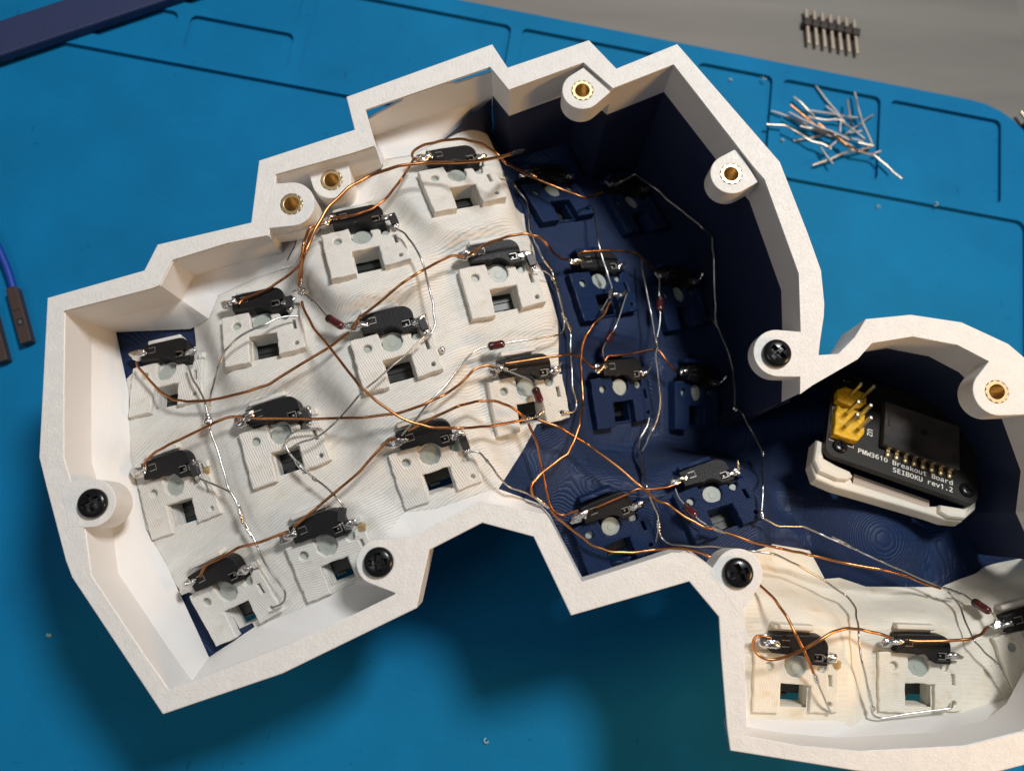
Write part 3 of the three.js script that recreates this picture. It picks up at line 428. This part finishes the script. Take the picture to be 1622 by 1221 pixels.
cw('looping copper wire from the navy column splice down to the lower splice', [[966.5, 478, 6], [957.5, 497.6, 6], [940, 514, 6], [928, 531.6, 6.5], [922, 549.4, 6.5], [919.7, 573, 6], [921.5, 602.7, 6], [923.5, 635, 6], [919, 671, 6], [910, 697, 6], [899, 718.6, 6], [877.5, 734, 6], [856, 751, 5.5], [842, 768, 5], [843.6, 783, 4.6], [862, 799, 4.2]], { joints: [[845, 785, 872, 806, 0.38, 4.4]] });
cw('copper wire sagging from the lower splice along the rim under the thumb screw', [[872, 806], [882, 819], [909, 841], [938.4, 863.5], [968, 874], [1003.5, 875], [1042, 870], [1080, 868], [1110, 875], [1128, 884], [1160, 903, 1.5]], { c: 4.4, r: 0.3 });
cw('orange copper wire emerging under the thumb screw across the left thumb socket', [[1195, 917, 2.5], [1202, 925, 3.4], [1227, 948.6, 5], [1247, 977, 5.5], [1262, 1007, 5.5], [1277, 1037, 5], [1289, 1065.6, 4]], { joints: [[1289, 1066, 1297, 1085, 0.4, 3.6]] });
cw('dark copper wire joining the bottom sockets of the two navy columns', [[944, 804], [974, 791], [1009.4, 774.7], [1033, 774.7], [1056.8, 771.7], [1068, 768]], { c: 4.4, tint: M.copperDark });
cw('short dark copper wire from the lower splice to the first navy column bottom', [[874, 808], [891, 816], [902, 813], [916, 808]], { c: 4, tint: M.copperDark });
cw('golden copper wire looped at the left thumb socket and running to the middle one', [[1222, 1011, 4], [1206.8, 1007.5, 4.4], [1199, 1008, 4.6], [1193.6, 1016, 5], [1194, 1026, 5.5], [1201.5, 1037, 6], [1213.5, 1043.7, 6], [1230.7, 1044, 6], [1249, 1039, 6.5], [1276, 1027, 7], [1301, 1012.5, 7], [1318, 1002, 6.5], [1340.6, 995.4, 6], [1364, 997, 5.5], [1394, 1003.8, 5], [1412, 1010, 4.5]], { r: 0.3 });
cw('golden copper wire from the middle thumb socket to the right one', [[1440, 1014, 4.2], [1451, 1015.5, 4.4], [1497.7, 1015, 5], [1538, 1012, 5], [1556, 1003.8, 4.6], [1561, 997, 4], [1566, 993, 3.6]], { r: 0.3 });

sw('grey silver wire arching off the second column top socket to the left solder ball', [[471, 501], [455.4, 501], [437, 505], [419.6, 514], [395.7, 523.6], [373, 538], [356, 555.4], [345, 580.6], [340, 599], [333, 625], [331, 652]], { c: 3.6, arch: 2.5 });
sw('short silver lead from the top left socket down to the left solder ball', [[297.5, 579], [302.8, 596], [312, 612], [322.7, 633.4], [326.7, 649], [329, 664]], { c: 3.4, joints: [[328, 655, 331, 668, 0.62, 3.2], [333, 661, 334, 676, 0.4, 3.2]] });
sw('silver wire running from the left solder ball past the outer column to the bottom left', [[331, 668], [332, 678.7], [340.5, 703], [351, 737.5], [361, 772], [373, 792.7], [380, 815], [393, 838], [402.6, 855], [409.5, 872], [420, 893], [437, 917], [451, 937.7], [449, 953], [430, 963.6]], { c: 3, joints: [[378, 800, 384, 830, 0.5, 3], [387, 832, 400, 852, 0.3, 3]] });
sw('short silver lead from the outer left middle socket to the long silver wire', [[316, 758], [337, 766.8], [364.6, 780.6], [375, 798]], { c: 3 });
sw('twisted silver wire hooked at the second column middle down to its bottom socket', [[503, 679], [482, 680.7], [466, 684], [455.5, 692], [452, 702.6], [456, 714.5], [470, 731.8], [486, 747.7], [498, 758], [522, 777], [537, 792.7], [544, 803]], { c: 3.6, joints: [[466, 728, 486, 750, 0.4, 3.4], [494, 756, 502, 762, 0.34, 3.4]] });
sw('long straight silver wire slanting from the third column middle to the second column', [[672, 533], [648, 557], [610, 589.6], [569.5, 625], [534, 665.5], [522, 677], [508.6, 688], [492.7, 696], [469, 704], [458, 713]], { c: 5.4, r: 0.2 });
sw('thin silver wire curving from the third column top socket to its middle one', [[626.5, 362], [640, 369], [653.6, 386], [667, 410.5], [672.6, 427], [679, 454], [686, 481], [689, 513.6], [684, 526], [672, 534]], { c: 4 });
sw('silver wire following the white and navy border from the connector bay socket', [[797, 270, 3], [797, 276, 2], [815, 294, 1.6], [833, 317.5, 1.8], [838.7, 341, 2], [840, 365, 2.5], [848, 383.7, 2.6], [860, 410, 2.8], [874.7, 431, 3], [878, 446, 3], [882, 457.7, 3], [889.5, 487, 3], [898, 514, 3], [904, 528.7, 3], [903.7, 552, 3], [905.8, 585, 3], [907, 614.5, 3], [913, 638, 3], [910, 651.5, 3], [892.5, 653, 3]], { joints: [[873, 436, 884, 459, 0.48, 3], [884, 459, 893, 500, 0.34, 3], [894, 500, 905, 526, 0.46, 3]] });
sw('short silver link from the fourth column middle diode to the border wire', [[842, 428], [850, 429], [862, 429.5], [872, 436]], { c: 3, r: 0.14 });
sw('straight silver wire down the first navy column ending in a forked splice', [[938.4, 329.6], [942, 336], [944, 356], [947.7, 382.7], [954.6, 410], [963.5, 437], [969.4, 456], [969, 468]], { c: 4.4, arch: 1.5, joints: [[961, 428, 963.5, 438, 0.34, 5.4], [965, 474, 971, 457, 0.5, 5.4], [970, 466, 988, 467, 0.5, 5], [984, 470, 995, 459, 0.34, 5.4]] });
sw('short silver stub below the forked splice on the navy column', [[963, 474], [958, 483], [951.6, 493]], { c: 5 });
sw('silver wire snaking down between the navy columns to the thumb side splice', [[1016.8, 409, 4], [1016.8, 425, 4], [1022.7, 452, 5], [1031.5, 496, 6], [1037.5, 531.6, 6], [1042, 543.5, 6], [1039, 561, 6], [1043, 597, 6], [1046, 632, 5], [1043, 656, 4.6], [1034.5, 679.6, 4], [1017, 715, 3.4]], { joints: [[1037, 532, 1043, 552, 0.52, 6]] });
sw('short silver lead from the third navy socket to the snaking silver wire', [[1028.6, 662], [1025.6, 673.7], [1014, 694.4], [1011, 714]], { c: 3 });
sw('silver splice wire crossing under the copper towards the bottom navy sockets', [[1012, 712, 3.2], [1016, 735, 3.2], [1024, 769, 3.2], [1031.6, 792.5, 3], [1042, 816, 3], [1043.5, 835, 3]], { joints: [[1011, 710, 1024, 768, 0.36, 3.3], [1042, 820, 1044, 845, 0.44, 3]] });
sw('thin silver wire from the bottom navy fork over the shoulder to the middle thumb key', [[1039, 858, 2], [1043.5, 840, 3], [1048, 851.7, 3], [1060, 860.5, 3.4], [1086, 864, 4], [1145.6, 867, 7], [1190, 872.4, 9.5], [1223.7, 877, 9.5], [1264, 895, 8], [1307, 920, 6.5], [1340.6, 943.6, 5], [1355.7, 963.7, 4.6], [1360.7, 1003.8, 4], [1365.7, 1047, 3.4], [1374, 1084, 3], [1382, 1117, 2.4], [1382.4, 1130.8, 2.2], [1394, 1137.4, 2.2], [1437.6, 1130.8, 2.6], [1490, 1124, 2.6], [1507.7, 1121, 2.6], [1509.4, 1112, 1.6]], { joints: [[1373, 1083, 1381, 1116, 0.3, 2.8], [1381, 1117, 1384, 1127, 0.46, 2.4]] });
sw('dark silver wire bent along the shaded far right navy wall', [[973, 296, 3], [983, 288, 6], [1006, 276, 9], [1033, 294.7, 12], [1079.6, 333, 15], [1113, 361, 16], [1128, 376, 15], [1131, 406, 13], [1132, 448.8, 11], [1133.6, 505, 9], [1139.5, 522.8, 9], [1153, 555, 10], [1161.7, 588, 12], [1164.7, 620, 15], [1164.7, 646, 17]], { joints: [[1160, 648, 1169, 646, 0.6, 17]] });
sw('short dark silver stub beside the shaded far right wire', [[1120, 503.6], [1130, 508], [1138, 520]], { c: 9 });
sw('dim silver wire falling from the shaded joint towards the bottom right navy socket', [[1166, 646, 17], [1176.5, 655, 16], [1191, 682.6, 12], [1206, 712, 7], [1208, 718, 6], [1207.7, 739, 5.5], [1209, 768.8, 4.6], [1207.7, 798.4, 3.8], [1206, 814, 3.4]], { joints: [[1208, 712, 1209, 724, 0.36, 6], [1205, 808, 1209, 822, 0.42, 3.4]] });
sw('short dim silver lead from the shaded joint to the third far right socket', [[1162, 650, 16], [1150, 657, 11], [1138, 665, 6]], { c: 6 });
sw('kinked bright silver wire from the bottom right navy socket to the thumb splice', [[1207, 820, 3.2], [1231, 832.4, 4], [1272.8, 834, 5], [1300, 845.7, 5], [1320, 855, 4.6], [1352, 868, 4], [1387, 885, 3.4], [1431, 903.5, 3.4], [1464, 918.6, 4], [1494, 931, 4.6]], { r: 0.2, joints: [[1318, 850, 1357, 871, 0.34, 4.3]] });
sw('zigzag silver wire from the thumb splice down to the right thumb key', [[1500, 935, 4.4], [1507.7, 943.6, 4], [1521, 960, 3.6], [1529.4, 983.7, 3.4], [1544.5, 1015.5, 3.4], [1561, 1034, 3.4], [1578, 1049, 3.2], [1594.6, 1077, 3], [1608, 1097, 2.6], [1625, 1097, 2.6]], { r: 0.2, joints: [[1575, 1046, 1590, 1066, 0.36, 3.2]] });
sw('silver lead falling from the left thumb wire to a glued hole', [[1296, 1082, 3.6], [1303, 1098, 3.2], [1310, 1115, 2.6], [1317, 1130, 1.2]], { r: 0.2 });
sw('silver wire from the third column bottom diode over the rim edge to the lower splice', [[740, 716], [757, 715.6], [769.6, 728], [788, 752.5], [806.6, 771], [837, 782], [856, 792], [868, 803]], { c: 3.4, joints: [[768, 726, 775, 735, 0.3, 3.4]] });

// glass diodes: body between two pixels, then the two leads
function diode(label, a, b, leadA, leadB, c) {
  const A = onFloor(a[0], a[1], c), B = onFloor(b[0], b[1], c), base = A.clone().lerp(B, 0.5), d = B.clone().sub(A), L = Math.max(3, d.length());
  const q = new THREE.Quaternion().setFromUnitVectors(V3(0, 1, 0), d.clone().normalize());
  const t = thing('glass_diode', label, 'diode', base, 'red glass diodes of the hand wired matrix');
  const prof = [[0, -0.5], [0.55, -0.5], [0.8, -0.42], [0.86, -0.3], [0.86, 0.3], [0.8, 0.42], [0.55, 0.5], [0, 0.5]].map(([r, y]) => new THREE.Vector2(r, y * L));
  part('glass_body', new THREE.LatheGeometry(prof, 20).applyQuaternion(q), M.glass, t);
  part('cathode_band', new THREE.CylinderGeometry(0.885, 0.885, 0.7, 20, 1, true).translate(0, -0.3 * L, 0).applyQuaternion(q), M.band, t);
  part('core', merge(new THREE.CylinderGeometry(0.5, 0.5, L * 0.28, 12).translate(0, -0.26 * L, 0), new THREE.CylinderGeometry(0.5, 0.5, L * 0.28, 12).translate(0, 0.26 * L, 0)).applyQuaternion(q), M.copperDark, t);
  for (const [s, l] of [[A, leadA], [B, leadB]]) if (l?.length) part('lead', wireGeo([s.clone().sub(base).multiplyScalar(0.8), ...l.map(([x, y, k]) => onFloor(x, y, k ?? c).sub(base))], 0.2), M.silver, t);
}
diode('red glass diode beside the third column middle socket', [517, 502], [543, 518], [[510, 492], [496, 475.6], [480, 464]], [[551, 520], [562, 517]], 4.2);
diode('red glass diode lying on the white plate below the fourth column middle key', [773, 549], [799, 544], [[768, 549.5], [751, 557], [729.6, 578.7], [705, 611], [680.7, 635.7], [656, 667], [636, 690]], [[804, 543], [846, 536.7], [881.5, 531], [892.4, 524.5], [894, 508], [890, 495]], 4);
diode('red glass diode standing across the fourth white column bottom key', [847, 614], [856, 637], [[844, 609], [841, 603], [827, 596.5], [805.6, 588], [797, 585]], [[858.5, 641], [860, 650], [852, 660]], 4.6);
diode('dark red glass diode on the navy below the forked splice', [972, 524], [961, 541], [[975, 518], [981, 502], [988.6, 478], [994, 462]], [[958, 546], [954.6, 556], [957, 569]], 4);
diode('shaded dark red glass diode in the far right navy column', [1045, 470], [1045.5, 493], [[1044, 463], [1045, 450], [1044, 436]], [[1046, 498], [1045, 514], [1041, 534]], 6);
diode('purple red glass diode over the bottom right navy key', [1084, 799], [1103, 819], [[1081, 795], [1074.5, 786.5], [1070, 774]], [[1107, 823], [1119, 831]], 4.4);
diode('clear and red glass diode above the right thumb socket', [1542, 952], [1568, 969], [[1536, 948], [1526, 941], [1512, 937]], [[1573, 972], [1581, 983]], 4);

// loose solder balls
for (const [x, y, r, l, label] of [[329, 668, 0.74, 3.1, 'shiny solder ball joining silver wires beside the outermost left column'], [700, 554, 0.75, 0.7, 'round solder ball stuck to the white plate right of the third column middle key'], [479, 462, 0.9, 4, 'lumpy solder joint at the upper left wire bundle']]) { const p = onFloor(x, y, l), t = thing('solder_ball', label, 'solder ball', p); const m = part('ball', blobs[r > 0.8 ? 2 : 4].clone(), M.solder, t); m.scale.setScalar(r); if (r < 0.8) m.geometry = new THREE.SphereGeometry(MM * (l > 1 ? 1.35 : 1), 20, 14); }
sw('wrapped silver end of the upper left bundle', [[474, 425, 5], [475, 445, 4.4], [478, 460, 4], [485, 468, 4], [494, 476, 4]], { r: 0.22, joints: [[474, 436, 476, 455, 0.46, 4.4], [462, 463, 478, 456, 0.22, 5], [478, 456, 490, 462, 0.3, 4.8]] });

// ------------------------------------------------------------------ sensor board on its cradle
{
  const n = V3(0.05, 1, -0.36).normalize(), a = -0.37, X = V3(Math.cos(a), 0, -Math.sin(a)); X.addScaledVector(n, -X.dot(n)).normalize();
  const Y = n.clone().cross(X), c = V3(102.4, 37.6, -29.0), q = new THREE.Quaternion().setFromRotationMatrix(new THREE.Matrix4().makeBasis(X, Y, n));
  const cr = thing('sensor_cradle', 'off-white printed cradle with two upturned ends under the black board', 'cradle', c, null, q);
  const outline = [[-18.3, -8.2], [-16.6, -8.4], [-16.2, -12.4], [-13.4, -13.1], [-10, -13.4], [-9, -15.1], [7, -14.6], [9.4, -13.6], [14.6, -12.6], [16.4, -10.4], [17.6, -8.3], [17.3, -11.8], [15, -15.2], [11.5, -16.2], [8.5, -16.2], [-4.3, -17], [-12.8, -17.6], [-17, -17.2], [-18.4, -14]];
  part('shell', slab(outline, -6.4, -3.1, 0.5), M.whiteSmooth, cr);
  part('end_lip', slab([[-18.3, -8.3], [-16.8, -8.4], [-16.3, -12.4], [-13.4, -13.1], [-10.4, -13.4], [-9.6, -14.4], [-10.8, -15.8], [-13, -16.4], [-17.1, -16], [-18.4, -13.6]], -6.2, -1.7, 0.75), M.whiteSmooth, cr);
  part('end_lip', slab([[9.4, -13.8], [14.6, -12.7], [16.4, -10.4], [17.5, -8.4], [17.3, -11.9], [15, -15], [11.5, -16], [9.4, -15.5]], -6.2, -1.8, 0.7), M.whiteSmooth, cr);
  part('base_block', box(26, 14, 4, 0, 0, -4.7, 0.5), M.navyWall, cr);
  part('ledge', slab([[-8.5, -12.0], [8.5, -12.0], [8.5, -14.8], [-8.5, -15.2]], -6.4, -4.2, 0.2), M.ledge, cr);

  const b = thing('sensor_board', 'black breakout board with white lettering, yellow pin block and gold leaded chip', 'circuit board', c, null, q);
  const W = 33.4, H = 23.6, ox = -0.3, oy = -0.6, bx = (x) => (x - ox) / W + 0.5, by = (y) => (y - oy) / H + 0.5;
  const brd = slab([...arc(ox + W / 2 - 2, oy + H / 2 - 2, 2, 0, 90, 5), ...arc(ox - W / 2 + 2, oy + H / 2 - 2, 2, 90, 180, 5), ...arc(ox - W / 2 + 2, oy - H / 2 + 2, 2, 180, 270, 5), ...arc(ox + W / 2 - 2, oy - H / 2 + 2, 2, 270, 360, 5)], -1.6, 0, 0);
  const uv = brd.attributes.uv, po = brd.attributes.position; for (let i = 0; i < uv.count; i++) uv.setXY(i, bx(po.getX(i)), by(po.getY(i)));
  const cv = document.createElement('canvas'); cv.width = 1336; cv.height = 944; const g = cv.getContext('2d'), S = 40;
  const tx = (x) => bx(x) * cv.width, ty = (y) => (1 - by(y)) * cv.height;
  g.fillStyle = '#15130f'; g.fillRect(0, 0, cv.width, cv.height);
  g.strokeStyle = '#262218'; g.lineWidth = 6; for (let k = 0; k < 4; k++) { g.beginPath(); g.moveTo(tx(-9.6 + k * 0.5), ty(-5.2)); g.lineTo(tx(-7.2 + k * 0.4), ty(-8)); g.lineTo(tx(-4.5 + k * 2), ty(-8)); g.stroke(); }
  g.fillStyle = '#e9e6dd'; g.font = 'bold 62px monospace'; g.textBaseline = 'alphabetic';
  const fit = (s, x0, x1, y) => { const w = g.measureText(s).width; g.save(); g.translate(tx(x0), ty(y)); g.scale((x1 - x0) * S / w, 1.0); g.fillText(s, 0, 0); g.restore(); };
  fit('PMW3610 Breakout Board', -10, 11.1, -9.35); fit('SEIBOKU rev1.2', -2.2, 11.1, -11.15);
  g.save(); g.translate(tx(-8.2), ty(-2.2)); g.rotate(Math.PI / 2); g.font = 'bold 66px monospace'; g.fillText('U2', 0, 0); g.restore();
  g.strokeStyle = '#cfcac0'; g.lineWidth = 6; g.beginPath(); g.moveTo(tx(-15.8), ty(0.4)); g.lineTo(tx(-16.3), ty(0.4)); g.lineTo(tx(-16.3), ty(-8.6)); g.lineTo(tx(-11), ty(-8.6)); g.lineTo(tx(-11), ty(-8)); g.stroke();
  const ct = new THREE.CanvasTexture(cv); ct.colorSpace = THREE.SRGBColorSpace;
  part('board', brd, std({ map: ct, roughness: 0.55 }), b);
  const chip = part('chip', merge(box(16.9, 11.6, 1.9, 3, -0.5, 0.95, 0.2), box(0.6, 3, 0.2, -4.4, 0.5, 1.95), box(0.6, 3, 0.2, 10.4, -3, 1.95)), M.chip, b);
  part('lens_cap', new THREE.CylinderGeometry(0.7, 0.7, 0.2, 18).rotateX(Math.PI / 2).translate(3.4, 0.2, 1.95), M.pocket, chip);
  const leadG = merge(box(0.9, 1.5, 0.35, 0, -0.1, 0.4, 0.14), box(0.8, 0.6, 1.3, 0, 0.75, 0.8, 0.14), new THREE.SphereGeometry(0.62, 12, 8).scale(1, 1.2, 0.7).translate(0, -0.7, 0.35));
  for (let k = 0; k < 8; k++) { const m = part('chip_lead', leadG, M.brass, b); m.position.set((-3.6 + k * 1.95) * MM, -6.85 * MM, 0); }
  const leadD = box(0.6, 1, 0.3, 0, 0, 0.5, 0.1);
  for (let k = 0; k < 8; k++) { const m = part('chip_lead', leadD, M.silver, b); m.position.set((-3.6 + k * 1.95) * MM, 5.7 * MM, 0); }
  const hd = part('pin_block', merge(slab(rough([[-16.4, 4], [-14.7, 5.4], [-9.7, 5.5], [-9.8, 2.9], [-11.2, 0.9], [-12.1, 0.5], [-15.3, 0.7], [-16.4, 1]], 0.25, rng(5)), 0.02, 2.1, 0.35), slab(rough([[-16.3, -0.1], [-15, -0.6], [-12.4, 0], [-11.1, -0.2], [-9.8, -0.5], [-9.8, -5.9], [-11.2, -8], [-16.3, -8.2]], 0.25, rng(6)), 0.02, 2.0, 0.35)), M.yellow, b);
  const pinG = merge(box(0.78, 0.78, 8.4, 0, 0, 3.9, 0.2));
  for (const [x, y] of [[-13.7, 3.4], [-10.9, 3.9], [-13.9, -1.6], [-11.2, -1.4], [-13.9, -5], [-11, -4.6]]) { const m = part('pin', pinG, M.silver, b); m.position.set(x * MM, y * MM, 0); m.rotation.x = 0.12; m.rotation.y = -0.05; }
  ['lower left corner', 'lower right corner', 'shaded upper left corner', 'shaded upper right corner'].forEach((w, i) => {
    const [sx, sy] = [[-1, -1], [1, -1], [-1, 1], [1, 1]][i], p = c.clone().addScaledVector(X, sx * 14).addScaledVector(Y, sy * 9.5).addScaledVector(n, 0.12);
    const s = thing('board_screw', `small black cross-head screw in the ${w} of the black board`, 'screw', p, 'small screws of the black board', q.clone().multiply(new THREE.Quaternion().setFromAxisAngle(V3(1, 0, 0), Math.PI / 2)));
    const m = part('head', screwGeo, M.screw, s); m.scale.set(0.62, 0.6, 0.62); m.rotation.y = i * 0.7 + 0.3;
  });
}

// ------------------------------------------------------------------ things on the mat and table
{
  // pin header strip on the table
  const A = P(1272, 33, 2), B = P(1364, 52.5, 2), e = B.clone().sub(A).setY(0).normalize(), c = A.clone().lerp(B, 0.5).setY(0), ang = Math.atan2(-e.z, e.x);
  const t = thing('pin_header', 'black pin header strip of seven pins lying on the grey tabletop', 'pin header', c); t.rotation.y = ang;
  const p = 2.54, skew = 0.16;
  for (let k = 0; k < 7; k++) {
    const x = (k - 3) * p;
    part('collar', box(2.5, 2.5, 2.5, x, 1.3, 0, 0.35), M.header, t);
    part('pin', merge(box(1.0, 0.9, 12, 0, 0, 0, 0.25), box(0.9, 0.5, 0.4, 0, 0, 5.8, 0.15)).rotateY(skew).translate(x + 0.2, 1.5, 1.2), M.pinTan, t);
  }
  // cut-off component legs in a heap
  const L = [[[1287, 129], [1330, 182]], [[1309, 168], [1336, 190]], [[1258, 154], [1290, 184]], [[1222, 176], [1262, 190], [1310, 215]], [[1215, 197], [1244, 199], [1275, 217], [1317, 236]], [[1252, 166], [1300, 205]], [[1250, 178], [1345, 222]], [[1257, 223], [1300, 214], [1316, 210]], [[1275, 174], [1362, 187]], [[1280, 185], [1338, 192]], [[1354, 146], [1367, 195], [1382, 228]], [[1343, 158], [1347, 188]], [[1347, 192], [1350, 200]], [[1331, 210], [1333, 192], [1350, 204], [1370, 220]], [[1338, 214], [1383, 182]], [[1345, 210], [1367, 207]], [[1287, 262], [1330, 245], [1382, 232]], [[1300, 233], [1320, 260]], [[1330, 224], [1352, 238], [1385, 246], [1429, 283]], [[1296, 195], [1342, 230], [1360, 240]], [[1313, 234], [1325, 224]], [[1290, 206], [1350, 231]], [[1244, 182], [1280, 200], [1320, 213], [1368, 224]], [[1360, 226], [1384, 231]], [[1385, 243], [1396, 239]], [[1268, 200], [1330, 216]]];
  L.forEach((l, i) => {
    const z = MAT + 0.4 + (i % 7) * 0.55, pts = l.map(([x, y], k) => P(x, y, z + (k % 2) * 0.5)), base = pts[0].clone();
    const own = { 0: 'long bright trimmed lead pointing up at the top of the heap', 4: 'bent trimmed lead at the far left end of the heap', 3: 'trimmed lead sticking out at the upper left of the heap', 10: 'long upright trimmed lead at the right side of the heap', 11: 'short pale trimmed lead standing upright near the top of the heap', 14: 'trimmed lead pointing up to the right from the heap', 16: 'long trimmed lead crossing the bottom of the heap', 17: 'short trimmed lead poking out below the heap', 18: 'long trimmed lead bending out to the lower right of the heap', 7: 'short trimmed lead poking out at the lower left of the heap' }[i];
    const t2 = thing('cut_lead', own ?? 'short trimmed lead buried in the middle of the tangled heap', 'wire offcut', base, 'trimmed leads heaped on the mat');
    part('strand', wireGeo(kinked(pts.map((q) => q.clone().sub(base)), 0.3, rng(i + 11)), 0.32, 22), [M.offcut, M.offcut, M.pinTan, M.offcut, M.pinTan, M.copper, M.offcut][i % 7], t2);
  });
  // tiny clippings
  const spots = [[1211, 124, MATR, 'near the tray corner by the case'], [1157, 126, MAT, 'in the first tray right of the case'], [1483, 323, MATR, 'on the ridge at the right'], [1240, 222, MAT, 'left of the heap of leads'], [1392, 328, MAT, 'on the open mat below the heap'], [76, 1006, MAT, 'left of the lower case corner'], [770, 1173, MAT, 'on the mat below the case']];
  spots.forEach(([x, y, h, w], i) => { const q = P(x, y, h + 0.3), t3 = thing('crumb', `tiny pale clipping ${w}`, 'crumb', q, 'tiny clippings on the mat'); part('curl', i % 2 ? blobGeo(rng(i + 60), 0.55, 0.4, 0.4) : new THREE.TorusGeometry(0.5, 0.16, 8, 14, 4.5).rotateX(1.2).rotateY(i), M.crumb, t3); });
  // navy printed bar in the upper left
  const h = 6.2, q0 = P(-40, 44, h), q1 = P(-40, 100, h), r0 = P(100, -3, h), r1 = P(262, -1, h), d = r1.clone().sub(q1).normalize();
  const far = r1.clone().addScaledVector(d, 70), far0 = r0.clone().addScaledVector(d, 90);
  const bar = thing('printed_bar', 'long flat navy plastic bar across the upper left corner of the mat', 'bar', V3(q1.x, MATR, q1.z));
  part('beam', flat(slab([q1, far, far0, q0].map((v) => [v.x - q1.x, -(v.z - q1.z)]), 0.05, h - MATR, 0.6)), M.tool, bar);
  // jumper leads at the left edge
  for (const [dx, dy, name] of [[1, 0, 'brown jumper connector with blue wire nearest the case corner'], [-37, 30, 'dark jumper connector cut by the left edge of the picture']]) {
    const a = P(14 + dx, 455 + dy, 5), b = P(37 + dx, 541 + dy, 5), dd = b.clone().sub(a), len = dd.length(), t4 = thing('jumper_connector', name, 'connector', V3(a.x, MAT, a.z), 'jumper connectors at the left edge');
    t4.rotation.y = Math.atan2(dd.x, dd.z);
    const o = part('housing', merge(box(2.7, 2.7, len, 0, 1.4, len / 2, 0.18), box(2.0, 0.4, len * 0.42, 0, 2.75, len * 0.2, 0.1)), M.dupont, t4);
    part('latch_window', box(1.4, 0.12, 1.7, 0, 2.78, len * 0.63), M.pocket, t4); part('crimp', box(0.8, 0.16, 1.0, -0.05, 2.84, len * 0.63, 0.06), M.silver, t4);
    part('cable', wireGeo([V3(0, 1.4, 0.5), V3(-0.2, 1.5, -6), V3(-1.5, 2, -16), V3(-5, 2, -30)], 1.0, 24), M.blueWire, t4);
  }
  const k = P(1629, 196, 2), t5 = thing('terminal_piece', 'small dark metal piece at the right edge beside the mat corner', 'metal part', V3(k.x, 0, k.z)); t5.rotation.y = 0.5;
  part('body', box(3.4, 3, 5, 1, 1.5, 1.5, 0.4), M.header, t5); part('tab', box(1.2, 1, 4, 0, 2.6, -2.5, 0.3), M.pinTan, t5);
}
renderer.render(scene, camera);
